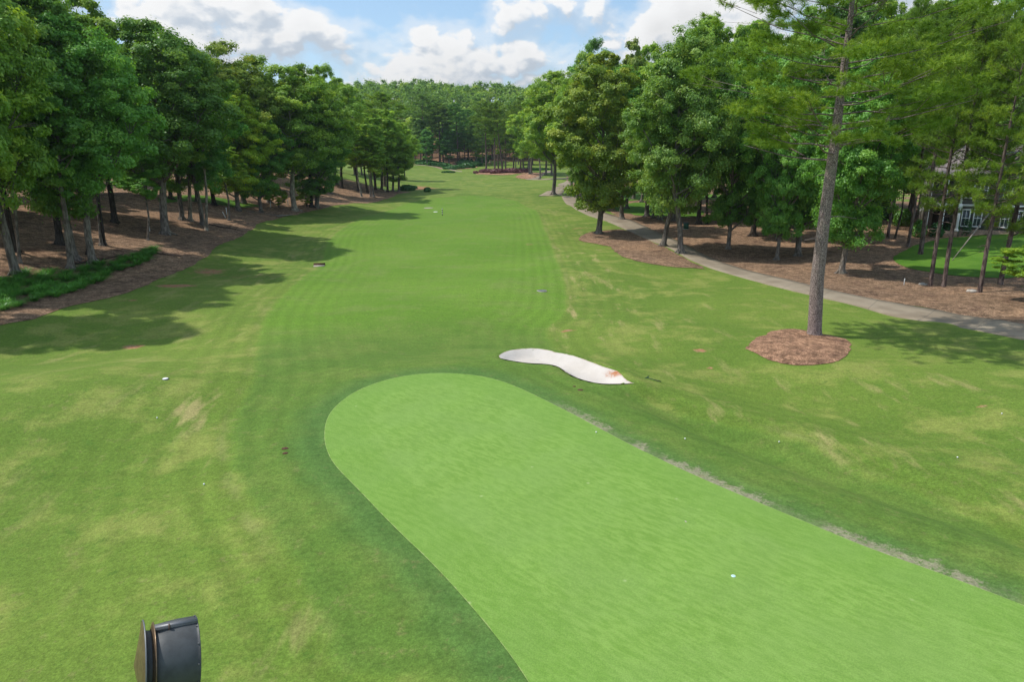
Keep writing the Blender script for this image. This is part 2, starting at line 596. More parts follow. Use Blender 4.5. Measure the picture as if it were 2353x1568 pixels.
def mat_ground():
    m, g = material("mown_grass_ground")
    p = g.pos()
    sdg, sdf_, dry_sunlit, dirt, dead = g.attr('sd_green'), g.attr('sd_fairway'), g.attr('dry_sunlit'), g.attr('dirt'), g.attr('dead')
    wob = g.noise(p, 0.9, 3, 0.6)
    sf = g.math('ADD', sdf_, g.math('MULTIPLY_ADD', wob, 0.7, -0.35))
    fair = g.ramp(sf, -0.25, 0.35, 1.0, 0.0)
    big = g.noise(p, 0.06, 3, 0.55)
    mid = g.noise(p, 0.33, 4, 0.6)
    st = g.noise(g.mapping(p, (0.9, 0.22, 1), (0, 0, 0.5)), 0.8, 4, 0.6)
    fine = g.noise(p, 9.0, 3, 0.7)
    blade = g.noise(g.mapping(p, (1, 1, 1)), 24.0, 3, 0.75)
    # rough: lush green, yellower and tan in streaks
    rough = g.mix(g.ramp(big, 0.35, 0.65), (0.102, 0.168, 0.025), (0.132, 0.196, 0.031))
    rough = g.mix(g.ramp(mid, 0.46, 0.66, 0, 0.85), rough, (0.200, 0.232, 0.054))
    rough = g.mix(g.math('MULTIPLY', g.ramp(st, 0.55, 0.72), g.math('ADD', g.math('MULTIPLY', dry_sunlit, 0.95), 0.16)), rough, (0.30, 0.265, 0.105))
    # fairway
    fw = g.mix(g.ramp(big, 0.35, 0.65), (0.104, 0.200, 0.022), (0.126, 0.222, 0.028))
    fw = g.mix(g.ramp(mid, 0.46, 0.70, 0, 0.6), fw, (0.150, 0.208, 0.048))
    near_g = g.ramp(sdg, 9.0, 20.0, 1.0, 0.0)
    collar = g.mix(g.ramp(mid, 0.4, 0.65), (0.084, 0.146, 0.028), (0.114, 0.172, 0.034))
    fw = g.mix(g.math('MULTIPLY', near_g, 0.75), fw, collar)
    fw = g.mix(g.ramp(g.math('ADD', sdg, g.math('MULTIPLY', mid, 1.2)), 0.9, 2.6, 0.6, 0.0), fw, (0.064, 0.142, 0.038))
    # mowing rings that follow the fairway edge
    ring = g.math('SINE', g.math('MULTIPLY', g.math('ADD', sdf_, g.math('MULTIPLY', wob, 0.5)), 2 * math.pi / 1.15))
    ringm = g.math('MULTIPLY', g.ramp(g.math('ABSOLUTE', sdf_), 1.5, 9.0, 1.3, 0.25), ring)
    col = g.mix(fair, rough, fw)
    gr = g.math('SINE', g.math('MULTIPLY', g.math('ADD', sdg, g.math('MULTIPLY', wob, 0.35)), 2 * math.pi / 0.85))
    grm = g.math('MULTIPLY', g.math('MULTIPLY', g.ramp(sdg, 14.0, 3.0, 0.0, 1.0), g.ramp(g.noise(p, 0.25, 3, 0.6), 0.4, 0.6)), gr)
    edge = g.math('MULTIPLY', g.ramp(g.math('ABSOLUTE', g.math('SUBTRACT', sf, 0.45)), 0.0, 0.35, 1.0, 0.0), g.ramp(mid, 0.35, 0.6))
    edge = g.math('MULTIPLY', edge, g.ramp(g.noise(p, 0.12, 2, 0.5), 0.44, 0.58))
    col = g.mix(g.math('MULTIPLY', edge, 0.34), col, (0.24, 0.25, 0.09))
    col = g.vmath('SCALE', col, g.math('MULTIPLY_ADD', grm, 0.055, g.math('MULTIPLY_ADD', ringm, 0.045, 1.0)))
    # dead runners along the right edge of the green
    dn = g.noise(g.mapping(p, (1.0, 1.0, 1), (0, 0, 0.9)), 2.3, 5, 0.75)
    dd = g.math('MULTIPLY', dead, g.ramp(g.math('ADD', sdg, g.math('MULTIPLY', dn, 2.2)), 1.35, 1.75, 1.0, 0.0))
    dd = g.math('MULTIPLY', dd, g.ramp(g.noise(p, 7.0, 4, 0.8), 0.36, 0.5))
    col = g.mix(g.math('MULTIPLY', dd, 0.85), col, (0.255, 0.235, 0.155))
    # bare red earth
    dm = g.ramp(g.math('ADD', dirt, g.math('MULTIPLY', g.noise(p, 1.6, 4, 0.7), 0.9)), 0.85, 1.12)
    col = g.mix(dm, col, g.mix(g.ramp(g.noise(p, 3.0, 4), 0.3, 0.7), (0.32, 0.13, 0.065), (0.30, 0.20, 0.11)))
    # blotches of thin, brownish and deep green turf; mower passes
    blot = g.noise(p, 1.7, 5, 0.72)
    col = g.mix(g.ramp(blot, 0.56, 0.72, 0, 0.45), col, (0.205, 0.190, 0.075))
    col = g.mix(g.ramp(blot, 0.44, 0.30, 0, 0.45), col, (0.048, 0.118, 0.016))
    pas = g.noise(g.mapping(p, (0.10, 2.2, 1), (0, 0, 0.35)), 1.0, 4, 0.7)
    col = g.vmath('SCALE', col, g.math('MULTIPLY_ADD', pas, 0.34, 0.83))
    tuft = g.noise(p, 5.0, 4, 0.75)
    v = g.ramp(fine, 0.30, 0.70, 0.84, 1.16)
    v = g.math('MULTIPLY', v, g.ramp(blade, 0.30, 0.70, 0.80, 1.20))
    v = g.math('MULTIPLY', v, g.ramp(tuft, 0.30, 0.70, 0.90, 1.10))
    col = g.vmath('SCALE', col, v)
    # under the woods: litter and thin turf
    woods = g.attr('woods')
    lit = g.mix(g.ramp(g.noise(p, 2.0, 5, 0.7), 0.4, 0.6), (0.10, 0.055, 0.032), (0.20, 0.115, 0.065))
    col = g.mix(g.ramp(g.math('ADD', woods, g.math('MULTIPLY', mid, 0.3)), 0.6, 0.7), col, lit)
    h = g.math('ADD', g.math('MULTIPLY', blade, 0.6), fine)
    nrm = g.bump(h, 0.4, 0.03)
    g.out(g.principled(col, 0.9, nrm, 0.12))
    return m


def mat_green():
    m, g = material("putting_green_turf")
    p = g.pos()
    a = g.mapping(p, (1, 1, 1), (0, 0, 0.75))
    st = g.noise(g.mapping(a, (0.45, 1.5, 1)), 4.2, 4, 0.65)
    big = g.noise(p, 0.35, 3, 0.6)
    fine = g.noise(p, 30.0, 3, 0.7)
    sp = g.noise(p, 110.0, 2, 0.6)
    col = g.mix(g.ramp(st, 0.36, 0.64), (0.140, 0.258, 0.042), (0.190, 0.315, 0.064))
    col = g.mix(g.ramp(big, 0.35, 0.7, 0, 0.55), col, (0.172, 0.285, 0.066))
    lines = g.math('SINE', g.math('MULTIPLY', g.n('ShaderNodeSeparateXYZ', x0=g.mapping(p, (1, 1, 1), (0, 0, 0.62))).outputs[0], 2 * math.pi / 3.4))
    col = g.vmath('SCALE', col, g.math('MULTIPLY_ADD', lines, 0.018, 1.0))
    sd = g.attr('sd')
    col = g.mix(g.ramp(sd, -1.9, -1.6, 0.0, 0.3), col, (0.124, 0.245, 0.036))
    col = g.mix(g.ramp(g.math('ADD', sd, g.math('MULTIPLY', g.noise(p, 4.0, 3), 0.10)), 0.02, 0.06, 0.0, 0.5), col, (0.42, 0.43, 0.20))
    # pale scuffs and old ball marks
    scuff = g.ramp(g.voro(p, 1.15), 0.0, 0.10, 1.0, 0.0)
    scuff = g.math('MULTIPLY', scuff, g.ramp(g.noise(p, 0.9, 2), 0.54, 0.6))
    col = g.mix(g.math('MULTIPLY', scuff, 0.6), col, (0.40, 0.45, 0.22))
    v = g.math('MULTIPLY', g.ramp(fine, 0.3, 0.7, 0.86, 1.14), g.ramp(sp, 0.3, 0.7, 0.84, 1.16))
    col = g.vmath('SCALE', col, v)
    nrm = g.bump(g.math('ADD', fine, sp), 0.3, 0.012)
    g.out(g.principled(col, 0.85, nrm, 0.15))
    return m


def mat_sand():
    m, g = material("bunker_sand")
    p = g.pos()
    sd = g.attr('sd')
    big = g.noise(p, 0.7, 4, 0.6)
    a = g.mapping(p, (1, 3.5, 1), (0, 0, 0.45))
    rip = g.noise(a, 6.0, 3, 0.6)
    grain = g.noise(p, 60.0, 2, 0.7)
    col = g.mix(g.ramp(big, 0.3, 0.7), (0.50, 0.455, 0.405), (0.57, 0.525, 0.48))
    spot = g.attr('clay')
    cl = g.math('MULTIPLY', g.ramp(g.math('ADD', spot, g.math('MULTIPLY', g.noise(p, 6.0, 5, 0.8), 1.1)), 0.95, 1.35), 1.0)
    col = g.mix(cl, col, (0.40, 0.16, 0.07))
    e = g.ramp(g.math('ADD', sd, g.math('MULTIPLY', g.noise(p, 9.0, 4, 0.7), 0.26)), 0.06, 0.18)
    col = g.mix(g.math('MULTIPLY', e, 0.7), col, (0.30, 0.17, 0.075))
    # a drain line scratched across
    ln = g.ramp(g.math('ABSOLUTE', g.math('SUBTRACT', g.noise(p, 1.1, 3, 0.6, 0.4), 0.5)), 0.0, 0.006, 1.0, 0.0)
    ln = g.math('MULTIPLY', ln, g.attr('scratch'))
    col = g.mix(g.math('MULTIPLY', ln, 0.6), col, (0.36, 0.30, 0.23))
    col = g.vmath('SCALE', col, g.math('MULTIPLY_ADD', grain, 0.16, 0.92))
    h = g.math('ADD', g.math('MULTIPLY', rip, 1.0), g.math('MULTIPLY', grain, 0.2))
    g.out(g.principled(col, 0.95, g.bump(h, 0.45, 0.05), 0.1))
    return m


def mat_straw(name, c1, c2, c3):
    m, g = material(name)
    p = g.pos()
    w = g.noise(p, 0.6, 3, 0.5, 0, True)
    v = g.vmath('ADD', p, g.vmath('SCALE', w, 1.2))
    s1 = g.noise(g.mapping(v, (1, 4.0, 1), (0, 0, 0.4)), 7.0, 4, 0.75)
    s2 = g.noise(g.mapping(v, (4.0, 1, 1), (0, 0, 0.9)), 7.0, 4, 0.75)
    s = g.math('MAXIMUM', s1, s2)
    big = g.noise(p, 0.22, 4, 0.6)
    spk = g.noise(p, 24.0, 3, 0.8)
    col = g.mix(g.ramp(s, 0.46, 0.70), c1, c2)
    drk = g.noise(p, 0.5, 5, 0.7)
    col = g.mix(g.ramp(drk, 0.52, 0.66, 0, 0.6), col, (0.105, 0.055, 0.042))
    col = g.mix(g.ramp(big, 0.45, 0.7, 0, 0.7), col, c3)
    col = g.mix(g.ramp(spk, 0.58, 0.72, 0, 0.8), col, (0.58, 0.41, 0.27))
    col = g.mix(g.ramp(spk, 0.40, 0.28, 0, 0.6), col, (0.055, 0.028, 0.018))
    mott = g.noise(p, 1.4, 4, 0.75)
    col = g.vmath('SCALE', col, g.ramp(mott, 0.34, 0.66, 0.55, 1.25))
    clod = g.noise(p, 5.5, 3, 0.8)
    col = g.vmath('SCALE', col, g.ramp(clod, 0.36, 0.62, 0.62, 1.2))
    n = g.bump(g.math('ADD', s, g.math('MULTIPLY', spk, 0.8)), 0.8, 0.08)
    g.out(g.principled(col, 0.95, n, 0.1))
    return m


def mat_concrete():
    m, g = material("cart_path_concrete")
    p = g.pos()
    big = g.noise(p, 0.35, 4, 0.6)
    mid = g.noise(p, 2.2, 5, 0.7)
    gr = g.noise(p, 45.0, 2, 0.7)
    col = g.mix(g.ramp(big, 0.35, 0.65), (0.215, 0.172, 0.122), (0.285, 0.236, 0.172))
    col = g.mix(g.ramp(mid, 0.55, 0.75, 0, 0.5), col, (0.20, 0.17, 0.13))
    al = g.attr('along')
    j = g.math('FRACT', g.math('DIVIDE', al, 4.6))
    jm = g.ramp(g.math('ABSOLUTE', g.math('SUBTRACT', j, 0.5)), 0.0, 0.011, 1.0, 0.0)
    col = g.mix(g.math('MULTIPLY', jm, 0.7), col, (0.10, 0.085, 0.07))
    col = g.vmath('SCALE', col, g.math('MULTIPLY_ADD', gr, 0.2, 0.9))
    g.out(g.principled(col, 0.85, g.bump(g.math('ADD', gr, mid), 0.2, 0.01), 0.2))
    return m


M_GROUND = mat_ground()
M_GREEN = mat_green()
M_SAND = mat_sand()
M_STRAW = mat_straw("pine_straw", (0.165, 0.100, 0.062), (0.53, 0.355, 0.225), (0.40, 0.245, 0.145))
M_MULCH = mat_straw("red_pine_straw", (0.24, 0.125, 0.075), (0.64, 0.40, 0.255), (0.52, 0.30, 0.18))
M_PATH = mat_concrete()


# ------------------------------------------------------------------ the ground: one sheet out to the horizon
def axis_samples(parts):
    out = []
    for a, b, s in parts:
        out.append(np.arange(a, b, s))
    out.append([parts[-1][1]])
    return np.concatenate(out)


def build_ground():
    xs = axis_samples([(-3000, -400, 200), (-400, -100, 12), (-100, -45, 1.4), (-45, 45, 0.4), (45, 90, 1.2), (90, 400, 12), (400, 3000, 200)])
    ys = axis_samples([(-300, -20, 20), (-20, 4, 3), (4, 60, 0.35), (60, 110, 0.7), (110, 230, 1.4), (230, 420, 3.5), (420, 760, 9), (760, 3600, 150)])
    X, Y = np.meshgrid(xs, ys)
    Z = terrain(X, Y)
    kb = (Y > 22) & (Y < 48) & (X > -4) & (X < 14)
    sb = np.full(X.shape, 9.0)
    sb[kb] = sdf(BUNKER, X[kb], Y[kb])
    Z = Z - 0.30 * sstep(-sb, 0.15, 0.6)          # the hollow lies under the sand
    sg = np.full(X.shape, 60.0)
    k = (Y < 90) & (np.abs(X) < 80)
    sg[k] = sdf(GREEN, X[k], Y[k])
    fair = smooth_poly(P2(*FAIR_PX), 2)
    sf = np.full(X.shape, 60.0)
    k = (Y < 330) & (np.abs(X) < 110)
    sf[k] = sdf(fair, X[k], Y[k])
    # worn turf along crests and fairway edges; crest spots also paint in sunlit brightness
    dry_sunlit = np.zeros(X.shape)
    for (u, v, ru, rv, w) in [(1325, 700, 5, 12, 1), (1330, 600, 4, 16, .8), (1290, 520, 4, 20, .6), (1430, 690, 6, 5, .6), (420, 860, 4, 3, .5),
                              (480, 950, 2.2, 3, .9), (1700, 985, 5, 2, .9), (1850, 1020, 4, 2, .9), (2000, 900, 7, 5, .6), (2200, 1000, 5, 3, .8),
                              (2150, 1130, 4, 2.5, .7), (2330, 960, 4, 4, .8), (1500, 850, 4, 3, .6), (700, 560, 3, 16, .8), (560, 800, 5, 4, .35),
                              (560, 640, 8, 9, .7), (300, 1000, 3, 2.5, .5), (420, 1150, 2, 3, .6), (150, 1250, 3, 2, .3), (1150, 410, 25, 20, .5),
                              (750, 1450, 1.2, 1.5, .6), (1650, 800, 8, 5, .35), (380, 800, 6, 3, .7), (1900, 950, 8, 4, .4), (1530, 700, 8, 8, .25)]:
        q = hit(u, v)[0]
        dry_sunlit = np.maximum(dry_sunlit, w * gauss(X, Y, q[0], q[1], ru, rv))
    dirt = np.zeros(X.shape)
    for (u, v, ru, rv, w) in [(306, 798, .7, .7, .8), (405, 657, 1.7, .9, .95), (480, 625, 1.8, 2.2, .7), (1478, 583, .6, 1, .45), (1608, 806, .55, .4, .75),
                              (1632, 846, .25, .25, .7), (1307, 759, .5, .3, .8), (1292, 763, .2, .2, .8), (2265, 935, .45, .2, .75), 
                              (655, 1033, .09, .035, .9), (655, 1043, .08, .035, .9), (1330, 525, 1.6, 1.2, .6), (1400, 572, 1.2, 2, .5),
                              (1332, 897, .16, .1, .9), (1320, 888, .1, .06, .8), (510, 1560, .25, .15, .4), (300, 690, 1.2, .5, .6),
                              (1215, 562, 1.0, 1.5, .5), (963, 433, 6.5, 8, .75), (1010, 415, 3, 6, .3), (560, 636, 8, 3.4, .45), (1180, 565, 1.4, 2.5, .4)]:
        q = hit(u, v)[0]
        dirt = np.maximum(dirt, w * gauss(X, Y, q[0], q[1], ru, rv))
    a, b = hit(1280, 925)[0], hit(2353, 1385)[0]
    dx, dy = b - a
    L = math.hypot(dx, dy)
    t = ((X - a[0]) * dx + (Y - a[1]) * dy) / L
    side = (X - a[0]) * dy - (Y - a[1]) * dx
    dead = sstep(t, -1.5, 3) * (side / L < 2.5) * np.where(np.sin(t * 0.9) + 0.6 * np.sin(t * 2.3 + 1) > -0.45, 1.0, 0.25) * (Y > 5)
    woods = np.maximum(sstep(np.abs(X), 95, 130), sstep(Y, 395, 425))
    ny, nx = X.shape
    i = np.arange(ny - 1)[:, None] * nx
    j = np.arange(nx - 1)[None, :]
    q = np.stack([i + j, i + j + 1, i + nx + j + 1, i + nx + j], -1).reshape(-1, 4)
    V = np.stack([X, Y, Z], -1).reshape(-1, 3)
    me = make_mesh("ground", V, q, M_GROUND, True, None,
                   {'sd_green': sg.ravel(), 'sd_fairway': sf.ravel(), 'dry_sunlit': dry_sunlit.ravel(), 'dirt': dirt.ravel(), 'dead': dead.ravel(), 'woods': woods.ravel()})
    o = link("ground", me)
    tag(o, "rolling mown grass of the golf course running to the wooded hill", "ground", None, "structure")


build_ground()


def densify(P, step):
    out = []
    for i in range(len(P)):
        a, b = P[i], P[(i + 1) % len(P)]
        n = max(1, int(math.hypot(*(b - a)) / step))
        for k in range(n):
            out.append(a + (b - a) * k / n)
    return np.array(out)


def drape(name, poly, step, off, mat, label, cat, jitter=0.0, seed=1, extra=None, kind='structure', edge_drop=0.0, hmap=None):
    """a sheet lying on the ground inside an outline"""
    rng = np.random.default_rng(seed)
    B = densify(np.asarray(poly), step * 0.6)
    if jitter > 0:
        n = len(B)
        f = np.fft.rfftfreq(n)
        no = rng.normal(size=(2, n))
        sm = np.fft.irfft(np.fft.rfft(no, axis=1) * np.exp(-(f * 9) ** 2), n, axis=1) * 2.4 + no * 0.35
        B = B + sm.T * jitter
    x0, y0 = B.min(0)
    x1, y1 = B.max(0)
    gx, gy = np.meshgrid(np.arange(x0, x1, step), np.arange(y0, y1, step))
    gx = gx + rng.uniform(-.3, .3, gx.shape) * step
    gy = gy + rng.uniform(-.3, .3, gy.shape) * step
    d = sdf(B, gx.ravel(), gy.ravel())
    k = d < -step * 0.45
    I = np.stack([gx.ravel()[k], gy.ravel()[k]], -1)
    pts = [Vector((p[0], p[1])) for p in B] + [Vector((p[0], p[1])) for p in I]
    nb = len(B)
    res = delaunay_2d_cdt(pts, [(i, (i + 1) % nb) for i in range(nb)], [], 1, 1e-5)
    V = np.array([[p.x, p.y] for p in res[0]])
    faces = np.array([f for f in res[2] if len(f) == 3])
    # keep only triangles inside the outline
    c = V[faces].mean(1)
    faces = faces[sdf(B, c[:, 0], c[:, 1]) < 0]
    a, b_, c_ = V[faces[:, 0]], V[faces[:, 1]], V[faces[:, 2]]
    flip = np.cross(b_ - a, c_ - a) < 0
    faces[flip] = faces[flip][:, ::-1]
    sd = sdf(B, V[:, 0], V[:, 1])
    Z = terrain(V[:, 0], V[:, 1]) + off
    if hmap is not None:
        Z = Z + hmap(V[:, 0], V[:, 1], sd)
    if edge_drop:
        Z = Z - edge_drop * (sd > -1e-3)
    va = {'sd': sd}
    if extra:
        for kk, fn in extra.items():
            va[kk] = fn(V[:, 0], V[:, 1])
    me = make_mesh(name, np.column_stack([V, Z]), faces, mat, True, None, va)
    o = link(name, me)
    tag(o, label, cat, None, kind)
    return o


drape("putting_green", GREEN, 0.45, 0.02, M_GREEN, "bright short mown putting green in the foreground", "green", 0.0)
_cp = hit(1425, 858)[0]
_sp = hit(1250, 838)[0]
drape("sand_bunker", BUNKER, 0.22, 0.025, M_SAND, "white sand bunker with a red clay stain beyond the green", "bunker", 0.02,
      extra={'clay': lambda x, y: 0.8 * gauss(x, y, _cp[0], _cp[1], .9, .3, -0.6), 'scratch': lambda x, y: (gauss(x, y, _sp[0], _sp[1], 1.4, .9) > .4).astype(float)})

# straw floor of the woods at the left
LSTRAW = [(-250, 800), (0, 749), (90, 728), (200, 697), (300, 670), (372, 637), (432, 622), (462, 598), (480, 580), (520, 560), (560, 540), (600, 512), (650, 498),
          (700, 490), (790, 468), (862, 467), (888, 456), (920, 444), (948, 442)]
_e = P2(*LSTRAW)
_yl = _e[-1][1]
_far = np.array([[_e[-1][0] - 6, _yl + 5], [_e[-1][0] - 16, _yl + 12], [-75, _yl + 30], [-125, _yl + 30], [-125, 150], [-125, 20]])
_lb = np.vstack([smooth_line(_e, 1), _far])
drape("pine_straw_left", _lb, 1.3, 0.035, M_STRAW, "brown pine straw floor under the left woods", "pine straw", 0.22, 3)
# right: beyond the path, and the island round three oaks
PATH_L = [(1291, 452), (1298, 466), (1315, 478), (1345, 492), (1400, 511), (1480, 546), (1560, 585), (1640, 619), (1740, 650), (1860, 680), (2000, 712), (2150, 743),
          (2260, 763), (2353, 783), (2600, 840)]
PATH_R = [(1326, 450), (1336, 462), (1360, 477), (1400, 492), (1440, 503), (1500, 528), (1560, 557), (1620, 589), (1700, 617), (1800, 643), (1900, 667), (2050, 696),
          (2200, 722), (2353, 750), (2600, 800)]
_pl, _pr = smooth_line(P2(*PATH_L), 1), smooth_line(P2(*PATH_R), 1)
_rb = np.vstack([smooth_line(P2(*PATH_R[3:]), 1), [[105, 40], [120, 90], [120, 250], [40, 262]], P2((1300, 405), (1306, 440), (1345, 462), (1420, 494))])
drape("pine_straw_right", _rb, 1.2, 0.035, M_STRAW, "pine straw floor under the trees beyond the cart path", "pine straw", 0.12, 4)
ISL = [(1326, 547), (1350, 534), (1400, 529), (1440, 527), (1482, 549), (1560, 588), (1636, 621), (1590, 617), (1520, 611), (1440, 597), (1418, 582), (1405, 568),
       (1370, 561), (1338, 556)]
drape("straw_island", smooth_poly(P2(*ISL), 1), 0.7, 0.04, M_STRAW, "straw bed left of the cart path under three oaks", "pine straw", 0.14, 5)
MRING = [(1716, 800), (1722, 786), (1750, 771), (1790, 759), (1830, 757), (1880, 766), (1920, 775), (1952, 784), (1956, 800), (1952, 818), (1935, 832), (1895, 841),
         (1850, 842), (1800, 838), (1755, 822), (1725, 810)]
drape("mulch_ring", smooth_poly(P2(*MRING), 2), 0.3, 0.03, M_MULCH, "oval ring of reddish pine straw round the tall pine", "pine straw", 0.07, 6,
      hmap=lambda x, y, s: 0.14 * (1 - np.exp(s * 1.6)))
# grass patches inside the straw floors
def lawn_mat():
    m, g = material("lawn_grass")
    p = g.pos()
    big, fine = g.noise(p, 0.25, 3, 0.6), g.noise(p, 12, 3, 0.7)
    col = g.mix(g.ramp(big, 0.35, 0.65), (0.062, 0.150, 0.014), (0.095, 0.195, 0.020))
    col = g.vmath('SCALE', col, g.math('MULTIPLY_ADD', fine, 0.6, 0.7))
    g.out(g.principled(col, 0.9, g.bump(fine, 0.5, 0.04), 0.12))
    return m


M_LAWN = lawn_mat()
LAWN = [(2049, 600), (2058, 586), (2085, 573), (2120, 560), (2200, 545), (2353, 530), (2600, 520), (2700, 600), (2353, 642), (2200, 636), (2120, 625), (2070, 613)]
drape("lawn", smooth_poly(P2(*LAWN), 1), 1.0, 0.07, M_LAWN, "shaded green lawn in front of the grey house", "lawn", 0.08, 7)
for k, (pp, lb) in enumerate([([(1405, 474), (1440, 467), (1520, 466), (1560, 470), (1610, 478), (1618, 492), (1600, 500), (1500, 499), (1440, 492)], "sunlit grass patch beyond the two grey green oaks"),
                              ([(1360, 470), (1372, 450), (1420, 445), (1560, 442), (1680, 446), (1680, 458), (1560, 457), (1440, 462)], "strip of lawn far beyond the cart path"),
                              ([(1316, 442), (1325, 433), (1350, 428), (1372, 436), (1356, 444)], "small grass patch beside the stones at the path"),
                              ([(355, 470), (380, 452), (440, 448), (500, 455), (560, 464), (610, 474), (560, 478), (480, 470), (420, 462)], "sunlit grass strip behind the left woods")]):
    drape("grass_patch", smooth_poly(P2(*pp), 1), 1.2, 0.07, M_LAWN, lb, "lawn", 0.25, 20 + k)


def ribbon(name, L, R, thick, mat, label):
    """a slab between two edge lines"""
    n = max(len(L), len(R)) * 3

    def res(P):
        d = np.concatenate([[0], np.cumsum(np.hypot(*np.diff(P, axis=0).T))])
        t = np.linspace(0, d[-1], n)
        return np.stack([np.interp(t, d, P[:, 0]), np.interp(t, d, P[:, 1])], -1), t
    (A, t), (B, _) = res(np.asarray(L)), res(np.asarray(R))
    w = np.linspace(0, 1, 5)
    rows = A[:, None, :] * (1 - w)[None, :, None] + B[:, None, :] * w[None, :, None]
    Z = terrain(rows[..., 0], rows[..., 1])
    Z = Z.mean(1, keepdims=True) * 0.5 + Z * 0.5 + thick
    top = np.concatenate([rows, Z[..., None]], -1)
    lo_l, lo_r = top[:, :1].copy(), top[:, -1:].copy()
    lo_l[..., 2] -= 0.3
    lo_r[..., 2] -= 0.3
    V = np.concatenate([lo_l, top, lo_r], 1)
    m = 7
    i = np.arange(n - 1)[:, None] * m
    j = np.arange(m - 1)[None, :]
    q = np.stack([i + j, i + j + 1, i + m + j + 1, i + m + j], -1).reshape(-1, 4)
    a = V.reshape(-1, 3)
    fn = np.cross(a[q[:, 1]] - a[q[:, 0]], a[q[:, 3]] - a[q[:, 0]])
    if fn[:, 2].sum() < 0:
        q = q[:, ::-1]
    o = link(name, make_mesh(name, a, q, mat, False, None, {'along': np.repeat(t, m)}))
    tag(o, label, "path", None, 'structure')


ribbon("cart_path", _pl, _pr, 0.075, M_PATH, "long grey concrete cart path curving down the right side")
ribbon("cart_path_middle", P2((1237, 451), (1262, 435), (1287, 422), (1310, 410)), P2((1286, 450), (1300, 436), (1312, 424), (1330, 411)), 0.06, M_PATH,
       "pale concrete path section beside the lone trunk")
ribbon("cart_path_far", P2((1207, 413), (1228, 405), (1246, 397), (1256, 393)), P2((1234, 413), (1246, 405), (1258, 398), (1268, 393)), 0.05, M_PATH,
       "far concrete path running up between the trees")
ribbon("cart_path_cross", P2((1225, 410.5), (1262, 410), (1290, 407.6), (1330, 409)), P2((1222, 413.4), (1262, 413.2), (1290, 411.4), (1330, 413)), 0.055, M_PATH,
       "thin pale path crossing below the far trees")
ribbon("cart_path_left", P2((941, 377.6), (975, 378.6), (1005, 383), (1035, 388.5), (1062, 393.2)), P2((941, 379.3), (975, 380.4), (1005, 385), (1035, 390.5), (1062, 395.2)), 0.05, M_PATH,
       "thin far path below the ivy bank at the end of the fairway")
drape("straw_far_right", smooth_poly(P2((1182, 407), (1205, 399), (1232, 396), (1258, 398), (1240, 405), (1213, 412), (1190, 410)), 1), 2.2, 0.06, M_MULCH,
      "reddish straw bed under the far double trunk", "pine straw", 0.1, 8)
drape("straw_far_bank", smooth_poly(P2((935, 377), (960, 371), (1000, 366), (1030, 352), (1060, 345), (1110, 350), (1128, 360), (1110, 372), (1080, 388), (1040, 390), (1000, 381), (960, 377)), 1), 3.0, 0.08, M_MULCH,
      "reddish straw bank under the far tall pines", "pine straw", 0.2, 9)
drape("straw_far_hedge", smooth_poly(P2((1088, 399), (1110, 394), (1215, 394), (1222, 397), (1180, 401), (1150, 402.5), (1110, 401.5)), 1), 2.0, 0.06, M_MULCH,
      "straw strip in front of the purple hedge", "pine straw", 0.1, 10)


# ------------------------------------------------------------------ tree materials
def mat_leaf(name, c1, c2, c3, trans=0.42, gloss=0.03):
    m, g = material(name)
    oi = g.n('ShaderNodeObjectInfo')
    lv = g.attr('lv')
    cl = g.attr('cl')
    col = g.mix(lv, c1, c2)
    col = g.mix(g.ramp(cl, 0.55, 1.0, 0, 0.8), col, c3)
    col = g.mix(1.0, col, oi.outputs['Color'], 'MULTIPLY')
    df = g.n('ShaderNodeBsdfDiffuse')
    g.set(df, 0, col)
    tr = g.n('ShaderNodeBsdfTranslucent')
    g.set(tr, 0, g.mix(1.0, col, (1.25, 1.15, 0.5), 'MULTIPLY'))
    gl = g.n('ShaderNodeBsdfGlossy')
    g.set(gl, 0, (0.75, 0.85, 0.8, 1))
    g.set(gl, 'Roughness', 0.45)
    m1 = g.n('ShaderNodeMixShader')
    g.set(m1, 0, trans)
    g.set(m1, 1, df.outputs[0])
    g.set(m1, 2, tr.outputs[0])
    m2 = g.n('ShaderNodeMixShader')
    g.set(m2, 0, gloss)
    g.set(m2, 1, m1.outputs[0])
    g.set(m2, 2, gl.outputs[0])
    g.out(m2.outputs[0])
    return m


def mat_bark(name, c1, c2, scale=6.0, stretch=0.25, plates=False):
    m, g = material(name)
    p = g.obj()
    q = g.mapping(p, (1, 1, stretch))
    n1 = g.noise(q, scale, 5, 0.7)
    n2 = g.noise(p, 0.7, 3, 0.6)
    if plates:
        v = g.voro(g.mapping(g.vmath('ADD', p, g.vmath('SCALE', g.noise(p, 6, 2, 0.5, 0, True), 0.12)), (1, 1, 0.42)), 13.0, 'DISTANCE_TO_EDGE')
        e = g.ramp(v, 0.02, 0.12)
        col = g.mix(e, c1, g.mix(g.ramp(n1, 0.35, 0.65), c2, (0.42, 0.33, 0.30)))
        h = g.math('ADD', e, g.math('MULTIPLY', n1, 0.6))
        nr = g.bump(h, 0.9, 0.03)
    else:
        col = g.mix(g.ramp(n1, 0.38, 0.64), c1, c2)
        nr = g.bump(n1, 0.7, 0.03)
    col = g.mix(g.ramp(n2, 0.5, 0.75, 0, 0.35), col, (0.20, 0.20, 0.15))
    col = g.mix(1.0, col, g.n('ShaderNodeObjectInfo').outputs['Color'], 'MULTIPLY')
    g.out(g.principled(col, 0.9, nr, 0.15))
    return m


